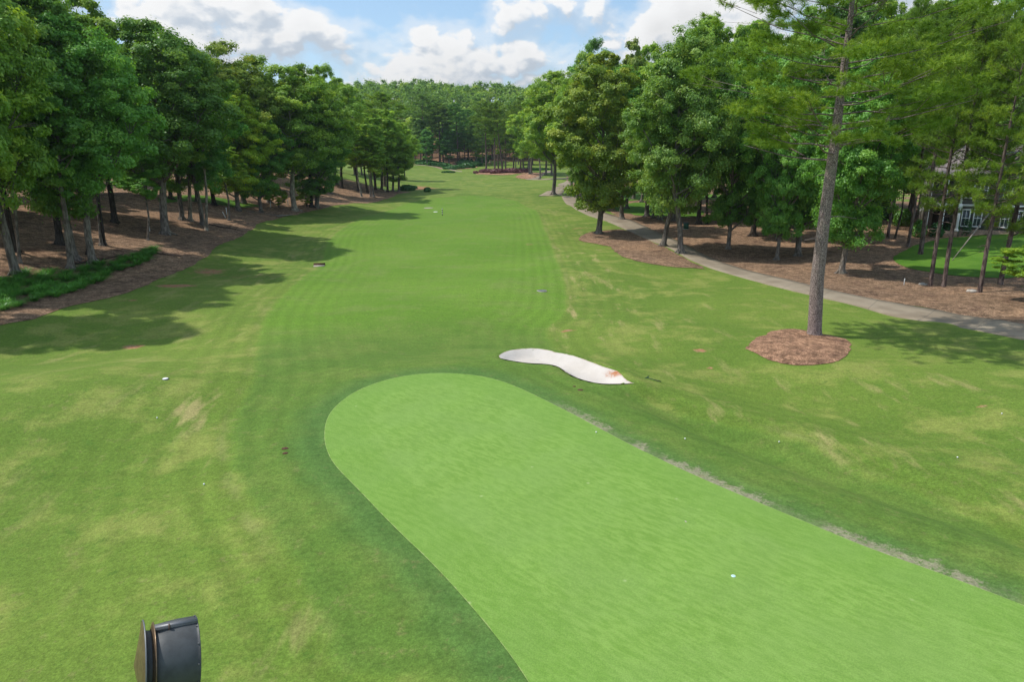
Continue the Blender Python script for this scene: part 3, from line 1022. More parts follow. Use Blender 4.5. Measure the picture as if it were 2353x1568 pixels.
M_LEAF = mat_leaf("broad_leaves", (0.098, 0.215, 0.034), (0.185, 0.340, 0.050), (0.315, 0.455, 0.075))
M_NEEDLE = mat_leaf("pine_needles", (0.078, 0.170, 0.030), (0.140, 0.252, 0.042), (0.235, 0.345, 0.062), 0.35, 0.02)
M_BARK = mat_bark("grey_bark", (0.085, 0.072, 0.058), (0.24, 0.21, 0.18))
M_PBARK = mat_bark("pine_bark", (0.060, 0.040, 0.035), (0.20, 0.15, 0.13), 5.0, 0.3)
M_HBARK = mat_bark("plated_pine_bark", (0.125, 0.088, 0.078), (0.265, 0.205, 0.190), 9.0, 0.35, True)


# ------------------------------------------------------------------ tree shapes
def unit(v):
    return v / (np.linalg.norm(v, axis=-1, keepdims=True) + 1e-9)


def leaf_faces(rng, C, N, size, aspect=0.55):
    """one small pointed leaf spray (4-gon) at each C facing roughly N"""
    n = len(C)
    N = unit(N)
    r = rng.normal(size=(n, 3))
    T = unit(np.cross(N, r))
    B = np.cross(N, T)
    s = size * rng.uniform(0.6, 1.35, n)[:, None]
    v = np.stack([C - T * s, C + B * s * aspect - T * s * 0.1, C + T * s, C - B * s * aspect + T * s * 0.1], 1)
    q = np.arange(n * 4).reshape(n, 4)
    return v.reshape(-1, 3), q


def broad_tree(seed, H=20.0, W=12.0, base=0.25, lobes=18, clumps=13, leaves=150, leaf=0.22, top=0.35, loose=0.0, trunk_r=0.3, flat=0.72, narrow=1.0):
    """returns trunk mesh and crown mesh"""
    rng = np.random.default_rng(seed)
    zb = H * base
    # main foliage masses on an uneven envelope
    L, LR = [], []
    k = 0
    while len(L) < lobes and k < 4000:
        k += 1
        t = rng.uniform(0, 1) ** 0.9
        z = zb + (H - zb) * t
        prof = (math.sin(math.pi * min(1, (t * 0.92 + 0.10)) ** (0.75 + top)) ** 0.7) if t < 0.999 else 0.2
        a = rng.uniform(0, 2 * math.pi)
        R = W / 2 * prof * (1 + 0.22 * math.sin(2 * a + seed) + 0.12 * math.sin(3 * a + 2 * seed))
        rr = R * rng.uniform(0.35, 1.0) ** 0.6
        lr = W * rng.uniform(0.13, 0.21) * (1 - 0.25 * t)
        c = np.array([math.cos(a) * max(0, rr - lr * 0.6), math.sin(a) * max(0, rr - lr * 0.6), min(z, H - lr * 0.8)])
        if all(np.linalg.norm((c - o) * [1, 1, 0.8]) > 0.62 * (lr + q) for o, q in zip(L, LR)):
            L.append(c)
            LR.append(lr)
    L, LR = np.array(L), np.array(LR)
    V, FA, LVS, CLS = [], [], [], []
    Cc, Cr, Co = [], [], []
    for c, lr in zip(L, LR):
        d = unit(rng.normal(size=(clumps, 3)) + [0, 0, 0.25])
        rad = lr * rng.uniform(0.55, 1.12 + loose, clumps)
        p = c + d * rad[:, None] * [1, 1, flat]
        Cc.append(p)
        Cr.append(lr * rng.uniform(0.30, 0.58, clumps))
        out = unit(np.column_stack([p[:, :2], (p[:, 2] - (zb + H) * 0.45) * 0.6]))
        Co.append(unit(d + out * 0.6))
    Cc, Cr, Co = np.vstack(Cc), np.concatenate(Cr), np.vstack(Co)
    n = len(Cc)
    clv = rng.uniform(0, 1, n)
    idx = np.repeat(np.arange(n), leaves)
    d = unit(rng.normal(size=(len(idx), 3)) + Co[idx] * 0.55)
    rr = Cr[idx] * np.where(rng.uniform(size=len(idx)) < .62, rng.uniform(.3, 1.0, len(idx)) ** .6, np.abs(rng.normal(0, .7, len(idx)))) * (1 + loose * rng.uniform(-.2, .8, len(idx)))
    P = Cc[idx] + d * rr[:, None] * [1, 1, 0.62]
    Nn = unit(d * 0.5 + Co[idx] * 0.35 + [0, 0, 0.5] + rng.normal(size=(len(idx), 3)) * 0.42)
    v, q = leaf_faces(rng, P, Nn, leaf)
    lv = np.clip(rng.normal(0.5, 0.22, len(idx)), 0, 1)
    cl = np.clip(clv[idx] * 0.75 + 0.25 * rng.uniform(0, 1, len(idx)), 0, 1)
    # trunk, flare and limbs
    mb = MB()
    hs = np.array([-0.5, 0, 0.15, 0.4, 1.0, 2.5, 5, zb + 1, H * 0.55, H * 0.8]) if zb + 1 > 5.2 else np.array([-0.5, 0, 0.15, 0.4, 1.0, 2.5, H * 0.35, H * 0.55, H * 0.8])
    wob = np.cumsum(rng.normal(0, 0.10, (len(hs), 2)), axis=0) * np.clip(hs / 4, 0, 1.5)[:, None]
    pts = np.column_stack([wob, hs])
    fl = np.interp(hs, [0, 0.15, 0.4, 1.0, H * 0.5, H * 0.8], [1.75, 1.42, 1.15, 1.0, 0.55, 0.12]) * trunk_r
    mb.tube(pts, fl, 10)
    for k in range(5):                                    # buttress roots
        a = rng.uniform(0, 6.28)
        e = np.array([math.cos(a), math.sin(a)])
        mb.tube([[e[0] * trunk_r * .7, e[1] * trunk_r * .7, 0.45], [e[0] * trunk_r * 1.6, e[1] * trunk_r * 1.6, 0.12], [e[0] * trunk_r * 3.0, e[1] * trunk_r * 3.0, -0.08]],
                [trunk_r * .35, trunk_r * .26, trunk_r * .1], 5, False)
    order = np.argsort(L[:, 2])
    for k in order:
        c = L[k]
        z0 = np.clip(c[2] - np.hypot(c[0], c[1]) * rng.uniform(0.5, 1.0) - 0.5, zb * 0.75, H * 0.72)
        s = np.array([np.interp(z0, hs, pts[:, 0]), np.interp(z0, hs, pts[:, 1]), z0])
        r0 = np.interp(z0, hs, fl) * 0.5
        m_ = s * 0.45 + c * 0.55 + [0, 0, -0.4] + rng.normal(0, 0.3, 3)
        mb.tube([s, m_, c], [r0, r0 * .6, r0 * .25], 6, False)
        for h in range(3):
            e = Cc[np.argmin(np.linalg.norm(Cc - (c + rng.normal(0, LR[k] * .8, 3)), axis=1))]
            mb.tube([m_ * .4 + c * .6, (c + e) / 2 + rng.normal(0, .15, 3), e], [r0 * .35, r0 * .2, r0 * .08], 4, False)
    return mb, (v, q, lv, cl)


def pine_tree(seed, H=24.0, W=9.0, base=0.45, nb=46, tufts=22, needles=14, nlen=0.42, nw=0.05, trunk_r=0.24, droop=0.1, shape=1.0, dense=1.0, spread=0.9, stubs=6, bend=0.0):
    rng = np.random.default_rng(seed)
    mb = MB()
    hs = np.array([-0.5, 0, 0.2, 0.6, H * .15, H * .3, H * .45, H * .6, H * .75, H * .9, H * 0.985])
    wob = np.cumsum(rng.normal(0, 0.05, (len(hs), 2)), axis=0) * np.clip(hs / 5, 0, 1)[:, None]
    wob[:, 0] += bend * (hs / H).clip(0, 1) ** 1.6
    fl = np.interp(hs, [0, 0.2, 0.6, H * .15, H * .5, H], [1.32, 1.15, 1.04, 0.97, 0.7, 0.06]) * trunk_r
    pts = np.column_stack([wob, hs])
    mb.tube(pts, fl, 12)
    C, D, S = [], [], []
    for i in range(nb):
        t = (i + rng.uniform(0, 1)) / nb
        z = H * (base + (0.97 - base) * t)
        a = i * 2.399 + rng.uniform(-.5, .5)
        prof = (math.sin(math.pi * (0.16 + 0.84 * t) ** shape) ** 0.65) if t < 0.98 else 0.15
        ln = max(0.7, W / 2 * prof * rng.uniform(0.6, 1.15))
        el = rng.uniform(-0.05, 0.35) + 0.5 * t
        s = np.array([np.interp(z, hs, pts[:, 0]), np.interp(z, hs, pts[:, 1]), z])
        dr = np.array([math.cos(a) * math.cos(el), math.sin(a) * math.cos(el), math.sin(el)])
        m_ = s + dr * ln * .5 + [0, 0, -droop * ln * .4]
        e = s + dr * ln + [0, 0, -droop * ln * .3]
        r0 = max(0.03, np.interp(z, hs, fl) * .3)
        mb.tube([s, (s + m_) / 2 + rng.normal(0, .1, 3), m_, e], [r0, r0 * .8, r0 * .6, r0 * .2], 5, False)
        side = unit(np.cross(dr, [0, 0, 1.0]))
        nt = max(4, int(tufts * dense * (0.5 + ln / (W / 2) * .6)))
        ns = max(3, int(ln * 1.7))
        uc = rng.uniform(0.34, 1.04, ns) ** 0.8
        uc[0] = 1.02
        lc = rng.normal(0, 0.34, ns) * ln * spread * np.sin(np.clip(uc, 0, 1) * 2.6)
        hc = rng.normal(0.10, 0.10, ns) * ln * 0.5 + 0.12
        js = rng.integers(0, ns, nt)
        sg_ = 0.24 + 0.02 * ln
        u = uc[js] + rng.normal(0, sg_, nt) / ln
        lat = lc[js] + rng.normal(0, sg_, nt)
        up = hc[js] + np.abs(rng.normal(0, sg_ * .6, nt))
        p = s + (e - s)[None] * u[:, None] + side[None] * lat[:, None] + np.array([0, 0, 1.0])[None] * up[:, None]
        C.append(p)
        D.append(unit(dr[None] * 0.6 + side[None] * np.sign(lat)[:, None] * .4 + [0, 0, .55] + rng.normal(0, .3, (nt, 3))))
        S.append(np.full(nt, rng.uniform(0, 1)))
        for h in range(3):
            j = rng.integers(nt)
            mb.tube([s + (e - s) * max(0.15, u[j] - .25), p[j]], [r0 * .35, r0 * .12], 4, False)
    for i in range(stubs):                                # dead stubs under the crown
        z = H * rng.uniform(base * .55, base)
        a = rng.uniform(0, 6.28)
        ln = rng.uniform(.4, 1.8)
        s = np.array([np.interp(z, hs, pts[:, 0]), np.interp(z, hs, pts[:, 1]), z])
        mb.tube([s, s + [math.cos(a) * ln * .5, math.sin(a) * ln * .5, .05], s + [math.cos(a) * ln, math.sin(a) * ln, -.1]], [.045, .03, .012], 4, False)
    C, D, S = np.vstack(C), np.vstack(D), np.concatenate(S)
    n = len(C)
    idx = np.repeat(np.arange(n), needles)
    m = len(idx)
    dd = unit(D[idx] * 0.75 + rng.normal(size=(m, 3)) * 0.75)
    ln = nlen * rng.uniform(.65, 1.2, m)[:, None]
    b0 = C[idx] - D[idx] * rng.uniform(0, .25, m)[:, None]
    w = unit(np.cross(dd, rng.normal(size=(m, 3)))) * nw
    v = np.stack([b0 - w * .5, b0 + w * .5, b0 + dd * ln + w * .25, b0 + dd * ln - w * .25], 1).reshape(-1, 3)
    q = np.arange(m * 4).reshape(m, 4)
    lv = np.clip(rng.normal(.5, .25, m), 0, 1)
    cl = np.clip(S[idx] * .6 + .4 * rng.uniform(0, 1, m), 0, 1)
    return mb, (v, q, lv, cl)


PROTO = {}


def register(kind, data, H, W, leafmat, barkmat):
    mb, (v, q, lv, cl) = data
    fs = []
    if mb.f4:
        fs.append(np.concatenate(mb.f4))
    if mb.f3:
        fs.append(np.concatenate(mb.f3))
    tm = make_mesh(kind + "_trunk", np.concatenate(mb.v), fs, barkmat, True)
    cm = make_mesh(kind + "_crown", v, q, leafmat, False, {'lv': lv, 'cl': cl})
    PROTO[kind] = dict(trunk=tm, crown=cm, H=H, W=W, first=None)


register('oak_a', broad_tree(11, 20, 13, .28, 30, 14, 300, .128, .30, 0.05, .34), 20, 13, M_LEAF, M_BARK)
register('oak_b', broad_tree(23, 20, 12, .32, 28, 14, 300, .128, .10, 0.10, .30), 20, 12, M_LEAF, M_BARK)
register('oak_c', broad_tree(37, 20, 11, .22, 32, 14, 280, .125, .45, 0.0, .32), 20, 11, M_LEAF, M_BARK)
register('oak_low', broad_tree(29, 20, 12, .14, 36, 14, 280, .125, .40, 0.05, .33), 20, 12, M_LEAF, M_BARK)
register('open_a', broad_tree(41, 20, 11, .34, 22, 11, 250, .13, .0, 0.35, .26), 20, 11, M_LEAF, M_BARK)
register('slim_a', broad_tree(53, 20, 7.5, .34, 24, 11, 230, .12, .30, 0.05, .22), 20, 7.5, M_LEAF, M_BARK)
register('slim_b', broad_tree(67, 20, 7.0, .42, 20, 11, 220, .12, .05, 0.25, .18), 20, 7.0, M_LEAF, M_BARK)
register('willow_oak', broad_tree(71, 20, 11, .24, 30, 16, 270, .11, .30, 0.22, .32), 20, 11, M_LEAF, M_BARK)
register('small_tree', broad_tree(83, 5.0, 4.2, .18, 12, 9, 130, .10, .3, 0.1, .07), 5.0, 4.2, M_LEAF, M_BARK)
register('pine_a', pine_tree(101, 24, 8.5, .52, 46, 24, 24, .42, .045), 24, 8.5, M_NEEDLE, M_PBARK)
register('pine_b', pine_tree(113, 24, 7.5, .42, 52, 24, 24, .42, .045, bend=0.8), 24, 7.5, M_NEEDLE, M_PBARK)
register('pine_c', pine_tree(127, 24, 8.0, .62, 38, 28, 24, .42, .045, shape=.8), 24, 8.0, M_NEEDLE, M_PBARK)
register('pine_y', pine_tree(131, 22, 7.5, .26, 64, 26, 30, .38, .030, spread=1.2, trunk_r=.2), 22, 7.5, M_NEEDLE, M_PBARK)
register('pine_z', pine_tree(149, 22, 8.0, .18, 68, 24, 30, .38, .030, spread=1.3, trunk_r=.2), 22, 8.0, M_NEEDLE, M_PBARK)
register('pine_near', pine_tree(163, 29, 13.5, .44, 60, 62, 46, .33, .024, trunk_r=.35, spread=1.15, stubs=10, droop=.22), 29, 13.5, M_NEEDLE, M_HBARK)

PINES = {'pine_a', 'pine_b', 'pine_c', 'pine_y', 'pine_z', 'pine_near'}
_trng = random.Random(5)
NTREES = 0


def put_tree(kind, P, H, W, tint, label, group=None, rot=None, lean=(0, 0), bark=None, name=None, cat='tree'):
    """the first of a kind is built, the others are copies of it and its parts"""
    global NTREES
    NTREES += 1
    pr = PROTO[kind]
    nm = name or ('pine_tree' if kind in PINES else 'broadleaf_tree')
    if pr['first'] is None:
        root = empty(nm, P)
        t = link('trunk', pr['trunk'], root)
        c = link('crown', pr['crown'], root)
        pr['first'] = root
    else:
        src = pr['first']
        root = src.copy()
        root.name = nm
        COL.objects.link(root)
        for ch in src.children:
            d = ch.copy()
            COL.objects.link(d)
            d.parent = root
    root.location = P
    s = W / pr['W']
    root.scale = (s, s, H / pr['H'])
    root.rotation_euler = (lean[0], lean[1], _trng.uniform(0, 6.28) if rot is None else rot)
    for ch in root.children:
        if ch.name.startswith('crown'):
            k = _trng.uniform(0.86, 1.16)
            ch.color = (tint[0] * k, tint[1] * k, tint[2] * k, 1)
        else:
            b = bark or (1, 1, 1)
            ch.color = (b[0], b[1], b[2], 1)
    for k in ('group',):
        if k in root.keys() and not group:
            del root[k]
    tag(root, label, cat, group)
    return root


def tree(kind, u, vb, vt, wpx, tint, label, group=None, **kw):
    P = gp(u, vb)
    h = max(1.0, height_at(P, vt))
    w = px_size(P, wpx)
    return put_tree(kind, P, h, w, TINT.get(tint, tint), label, group, **kw)


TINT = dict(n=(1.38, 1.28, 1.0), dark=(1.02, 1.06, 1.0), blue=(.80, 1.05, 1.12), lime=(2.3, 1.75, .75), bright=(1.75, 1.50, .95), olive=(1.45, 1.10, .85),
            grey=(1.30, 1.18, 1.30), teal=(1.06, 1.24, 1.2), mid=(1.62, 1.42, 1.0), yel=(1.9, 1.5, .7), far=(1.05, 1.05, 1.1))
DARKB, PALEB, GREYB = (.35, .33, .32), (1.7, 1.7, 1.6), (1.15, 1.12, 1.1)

# ---- left woods, front to back
G1 = "trees along the left edge of the fairway"
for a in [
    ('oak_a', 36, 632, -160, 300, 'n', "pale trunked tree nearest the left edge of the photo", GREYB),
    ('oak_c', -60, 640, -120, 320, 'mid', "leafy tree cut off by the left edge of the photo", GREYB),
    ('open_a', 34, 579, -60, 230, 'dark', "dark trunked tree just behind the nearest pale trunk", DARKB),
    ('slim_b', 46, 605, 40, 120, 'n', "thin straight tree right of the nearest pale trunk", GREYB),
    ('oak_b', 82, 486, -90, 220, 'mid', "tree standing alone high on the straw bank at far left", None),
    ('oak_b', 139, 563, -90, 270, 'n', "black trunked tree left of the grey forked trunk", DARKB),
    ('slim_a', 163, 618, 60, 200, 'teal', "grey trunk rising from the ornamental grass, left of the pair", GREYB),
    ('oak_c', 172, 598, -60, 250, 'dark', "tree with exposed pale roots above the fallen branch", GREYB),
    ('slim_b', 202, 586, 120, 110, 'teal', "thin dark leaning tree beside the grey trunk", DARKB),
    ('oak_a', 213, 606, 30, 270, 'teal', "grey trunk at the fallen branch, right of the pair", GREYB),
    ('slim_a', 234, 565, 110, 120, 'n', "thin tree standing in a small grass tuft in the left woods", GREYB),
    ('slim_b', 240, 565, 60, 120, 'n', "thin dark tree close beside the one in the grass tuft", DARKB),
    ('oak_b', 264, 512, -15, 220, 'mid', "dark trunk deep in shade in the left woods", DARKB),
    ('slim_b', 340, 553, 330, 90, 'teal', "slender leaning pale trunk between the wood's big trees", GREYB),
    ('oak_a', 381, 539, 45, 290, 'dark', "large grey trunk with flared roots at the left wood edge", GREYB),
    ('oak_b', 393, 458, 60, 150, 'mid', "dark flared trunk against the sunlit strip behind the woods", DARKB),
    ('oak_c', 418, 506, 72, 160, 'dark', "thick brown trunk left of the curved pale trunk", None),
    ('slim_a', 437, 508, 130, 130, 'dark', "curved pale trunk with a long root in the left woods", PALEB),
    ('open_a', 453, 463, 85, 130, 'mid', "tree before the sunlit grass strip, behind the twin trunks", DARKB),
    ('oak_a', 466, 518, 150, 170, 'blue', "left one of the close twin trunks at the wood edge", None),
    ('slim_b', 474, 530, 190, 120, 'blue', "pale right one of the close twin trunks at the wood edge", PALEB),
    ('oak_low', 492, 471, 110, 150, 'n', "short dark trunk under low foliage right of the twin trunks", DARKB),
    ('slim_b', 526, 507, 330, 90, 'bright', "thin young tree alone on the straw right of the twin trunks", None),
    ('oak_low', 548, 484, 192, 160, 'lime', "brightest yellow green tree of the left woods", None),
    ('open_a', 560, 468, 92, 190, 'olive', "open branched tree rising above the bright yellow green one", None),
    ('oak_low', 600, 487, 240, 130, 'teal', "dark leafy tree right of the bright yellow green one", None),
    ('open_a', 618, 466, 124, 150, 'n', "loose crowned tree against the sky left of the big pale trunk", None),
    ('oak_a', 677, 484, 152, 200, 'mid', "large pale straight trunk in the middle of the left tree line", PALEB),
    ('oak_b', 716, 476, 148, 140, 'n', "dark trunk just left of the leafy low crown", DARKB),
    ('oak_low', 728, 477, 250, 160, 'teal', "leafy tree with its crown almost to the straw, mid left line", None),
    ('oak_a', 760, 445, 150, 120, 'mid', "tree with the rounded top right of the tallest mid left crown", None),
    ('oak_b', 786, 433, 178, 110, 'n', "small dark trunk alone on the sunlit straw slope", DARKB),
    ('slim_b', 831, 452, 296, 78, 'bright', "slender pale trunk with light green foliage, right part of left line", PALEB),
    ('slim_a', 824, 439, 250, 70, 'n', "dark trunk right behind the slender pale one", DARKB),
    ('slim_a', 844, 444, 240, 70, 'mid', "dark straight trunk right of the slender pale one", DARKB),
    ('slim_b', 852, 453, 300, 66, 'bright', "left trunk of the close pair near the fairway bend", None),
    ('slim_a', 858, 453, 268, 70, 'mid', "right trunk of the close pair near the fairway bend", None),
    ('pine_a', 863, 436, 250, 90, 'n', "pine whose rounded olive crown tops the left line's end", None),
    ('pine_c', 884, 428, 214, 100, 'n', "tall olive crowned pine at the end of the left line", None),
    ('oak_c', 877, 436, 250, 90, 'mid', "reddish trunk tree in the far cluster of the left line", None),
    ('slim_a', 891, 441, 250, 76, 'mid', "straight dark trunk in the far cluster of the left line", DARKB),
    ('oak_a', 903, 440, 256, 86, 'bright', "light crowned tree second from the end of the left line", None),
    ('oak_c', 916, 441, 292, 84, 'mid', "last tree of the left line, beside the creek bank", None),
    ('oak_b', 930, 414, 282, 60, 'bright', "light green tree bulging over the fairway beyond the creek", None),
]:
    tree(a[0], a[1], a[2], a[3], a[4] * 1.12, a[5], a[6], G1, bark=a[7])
for x, y, h, w in [(-42, 49, 25, 10), (-52, 37, 24, 10)]:
    put_tree('oak_a' if x > -46 else 'oak_c', Vector((x, y, tz(x, y))), h, w, TINT['n'], "tree left of the frame whose crown shades the near left grass", "trees just outside the left edge")
for u, v, vt, w in [(640, 477, 430, 62), (705, 474, 434, 60)]:
    tree('small_tree', u, v, vt, w, 'yel', "low yellow green understory tree %s the big pale trunk" % ("left of" if u < 680 else "right of"), "understory trees", cat='small tree')
tree('small_tree', 96, 470, 430, 60, 'yel', "small yellow green sapling between the trunks at far left", "understory trees", cat='small tree')

# ---- wood behind the left line
rr = random.Random(9)
for k in range(40):
    x = rr.uniform(-112, -60)
    y = 58 + k * 5.5 + rr.uniform(-3, 3)
    if k >= 18:
        x = rr.uniform(-95, -50)
    P = Vector((x, y, tz(x, y)))
    put_tree(rr.choice(['oak_a', 'oak_low', 'oak_c', 'oak_b']), P, rr.uniform(17, 22), rr.uniform(12, 15), TINT[rr.choice(['n', 'mid', 'dark', 'mid'])],
             "tree deep in the left woods, hidden behind the front rows", "trees deep in the left woods")

# ---- far end of the fairway
G2 = "tall pines at the far end of the fairway"
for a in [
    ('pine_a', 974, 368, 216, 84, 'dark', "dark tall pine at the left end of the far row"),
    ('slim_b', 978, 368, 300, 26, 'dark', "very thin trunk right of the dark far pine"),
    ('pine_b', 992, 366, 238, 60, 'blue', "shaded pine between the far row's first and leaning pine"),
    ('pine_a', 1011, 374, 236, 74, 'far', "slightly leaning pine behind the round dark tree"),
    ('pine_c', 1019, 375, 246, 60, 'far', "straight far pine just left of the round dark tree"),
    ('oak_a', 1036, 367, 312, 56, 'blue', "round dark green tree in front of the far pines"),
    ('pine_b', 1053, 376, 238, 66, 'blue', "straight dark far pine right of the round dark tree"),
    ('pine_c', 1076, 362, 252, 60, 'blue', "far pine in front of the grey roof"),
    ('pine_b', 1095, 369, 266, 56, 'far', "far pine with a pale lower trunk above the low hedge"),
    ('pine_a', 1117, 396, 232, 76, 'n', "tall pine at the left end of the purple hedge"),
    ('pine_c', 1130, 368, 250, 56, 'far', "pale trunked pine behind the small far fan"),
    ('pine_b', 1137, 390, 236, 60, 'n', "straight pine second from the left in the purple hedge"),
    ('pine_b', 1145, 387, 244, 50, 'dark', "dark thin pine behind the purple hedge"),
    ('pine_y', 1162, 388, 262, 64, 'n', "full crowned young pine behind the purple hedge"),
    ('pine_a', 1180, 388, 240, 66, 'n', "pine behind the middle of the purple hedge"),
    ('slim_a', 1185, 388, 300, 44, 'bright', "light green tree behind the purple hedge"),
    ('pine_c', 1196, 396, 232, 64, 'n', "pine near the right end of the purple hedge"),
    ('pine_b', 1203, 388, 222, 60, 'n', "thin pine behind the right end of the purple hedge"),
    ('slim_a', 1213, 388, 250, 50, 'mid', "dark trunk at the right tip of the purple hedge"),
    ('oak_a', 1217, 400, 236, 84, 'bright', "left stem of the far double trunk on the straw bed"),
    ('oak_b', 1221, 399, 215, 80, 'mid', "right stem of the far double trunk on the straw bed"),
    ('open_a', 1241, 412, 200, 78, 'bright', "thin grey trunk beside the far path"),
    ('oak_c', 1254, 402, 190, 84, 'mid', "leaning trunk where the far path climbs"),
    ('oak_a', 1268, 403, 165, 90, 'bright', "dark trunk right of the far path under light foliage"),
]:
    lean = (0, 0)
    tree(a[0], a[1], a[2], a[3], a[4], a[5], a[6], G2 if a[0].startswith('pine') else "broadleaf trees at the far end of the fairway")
_p = gp(1155, 396)
put_tree('pine_a', _p, height_at(_p, 232), px_size(_p, 76), TINT['n'], "pine leaning to the left out of the purple hedge", G2, rot=0.3, lean=(0, -0.11))

# ---- dark backing wood at the foot of the hill
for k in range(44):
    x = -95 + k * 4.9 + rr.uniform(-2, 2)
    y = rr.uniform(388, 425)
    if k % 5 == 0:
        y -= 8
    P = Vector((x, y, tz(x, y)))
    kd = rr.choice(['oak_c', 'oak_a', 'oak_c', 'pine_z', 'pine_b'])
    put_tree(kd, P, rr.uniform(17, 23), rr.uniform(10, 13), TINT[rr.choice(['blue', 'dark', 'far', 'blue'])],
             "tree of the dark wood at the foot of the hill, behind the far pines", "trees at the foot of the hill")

# ---- right woods
G3 = "trees along the cart path"
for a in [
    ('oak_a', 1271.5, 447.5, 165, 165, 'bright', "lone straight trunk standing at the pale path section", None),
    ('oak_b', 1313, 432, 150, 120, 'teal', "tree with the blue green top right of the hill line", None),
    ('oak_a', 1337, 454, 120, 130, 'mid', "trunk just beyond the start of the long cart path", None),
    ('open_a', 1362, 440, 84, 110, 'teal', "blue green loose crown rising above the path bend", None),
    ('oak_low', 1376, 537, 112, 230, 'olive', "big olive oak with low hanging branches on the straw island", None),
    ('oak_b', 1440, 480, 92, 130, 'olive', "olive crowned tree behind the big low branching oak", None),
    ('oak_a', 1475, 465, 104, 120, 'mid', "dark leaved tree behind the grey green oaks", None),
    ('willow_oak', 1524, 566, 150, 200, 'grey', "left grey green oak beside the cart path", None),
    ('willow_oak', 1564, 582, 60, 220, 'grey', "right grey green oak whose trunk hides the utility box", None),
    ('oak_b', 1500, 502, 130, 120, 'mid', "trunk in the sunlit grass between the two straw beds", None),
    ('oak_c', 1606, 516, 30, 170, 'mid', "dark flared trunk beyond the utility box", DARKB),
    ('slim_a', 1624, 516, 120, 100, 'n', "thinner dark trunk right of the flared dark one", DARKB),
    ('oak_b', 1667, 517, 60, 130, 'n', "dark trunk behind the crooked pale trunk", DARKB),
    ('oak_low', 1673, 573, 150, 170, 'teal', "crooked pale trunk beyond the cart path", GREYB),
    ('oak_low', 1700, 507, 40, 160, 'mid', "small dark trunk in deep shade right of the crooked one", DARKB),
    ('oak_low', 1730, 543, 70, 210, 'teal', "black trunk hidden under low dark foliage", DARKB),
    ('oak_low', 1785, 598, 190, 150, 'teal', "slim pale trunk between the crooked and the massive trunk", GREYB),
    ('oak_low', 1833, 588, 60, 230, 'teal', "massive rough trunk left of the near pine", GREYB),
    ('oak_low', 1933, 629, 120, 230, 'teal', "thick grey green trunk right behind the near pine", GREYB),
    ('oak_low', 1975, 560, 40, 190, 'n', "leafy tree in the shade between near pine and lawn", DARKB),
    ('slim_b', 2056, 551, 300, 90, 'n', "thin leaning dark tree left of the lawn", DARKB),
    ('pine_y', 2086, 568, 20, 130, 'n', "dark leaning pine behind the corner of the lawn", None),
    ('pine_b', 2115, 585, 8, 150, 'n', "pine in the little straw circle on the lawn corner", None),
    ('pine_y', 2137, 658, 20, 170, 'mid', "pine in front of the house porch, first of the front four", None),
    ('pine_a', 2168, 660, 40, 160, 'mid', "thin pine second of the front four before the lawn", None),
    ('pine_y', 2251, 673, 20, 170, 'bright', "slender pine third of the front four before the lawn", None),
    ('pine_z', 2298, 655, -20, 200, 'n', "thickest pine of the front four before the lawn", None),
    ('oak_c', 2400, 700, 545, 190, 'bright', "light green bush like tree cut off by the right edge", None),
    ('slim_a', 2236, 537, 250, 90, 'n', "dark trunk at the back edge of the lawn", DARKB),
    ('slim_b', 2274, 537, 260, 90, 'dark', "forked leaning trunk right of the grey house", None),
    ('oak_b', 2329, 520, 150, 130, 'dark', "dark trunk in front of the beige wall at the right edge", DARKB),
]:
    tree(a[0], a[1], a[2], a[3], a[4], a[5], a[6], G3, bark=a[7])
# hero pine
tree('pine_near', 1871, 772, -230, 560, 'mid', "tall near pine with plated trunk standing in the red straw ring", None, rot=2.2, name='pine_tree')
# pines and broadleaf trees behind the right rows
for (kd, u, v, vt, w, t) in [('pine_y', 2040, 548, -10, 120, 'n'), ('pine_z', 2010, 528, 30, 120, 'mid'), ('pine_y', 2190, 515, 10, 120, 'mid'), ('pine_y', 2230, 505, 5, 130, 'bright'),
                             ('pine_z', 2290, 508, 20, 120, 'bright'), ('pine_y', 2345, 515, -20, 140, 'mid'), ('pine_y', 2320, 495, 4, 110, 'n'), ('pine_z', 2150, 500, 20, 110, 'n')]:
    tree(kd, u, v, vt, w, t, "yellow green young pine crowding behind the house and lawn", "young pines behind the right lawn")
for k in range(34):
    u = 1330 + k * 31 + rr.uniform(-8, 8)
    y = rr.uniform(128, 190) if k < 16 else rr.uniform(125, 160)
    x = (u - CU) / F * y
    P = Vector((x, y, tz(x, y)))
    lim = np.interp(u, [1330, 1400, 1480, 1560, 1620, 1700, 1760, 2353], [150, 110, 118, 50, 40, 20, -40, -30])
    h = min(height_at(P, lim + rr.uniform(0, 35)), 38)
    put_tree(rr.choice(['oak_a', 'oak_low', 'oak_c', 'oak_low']), P, h, rr.uniform(12, 15), TINT[rr.choice(['n', 'teal', 'mid', 'dark'])],
             "tree of the right woods standing behind the front trees", "trees deep in the right woods")


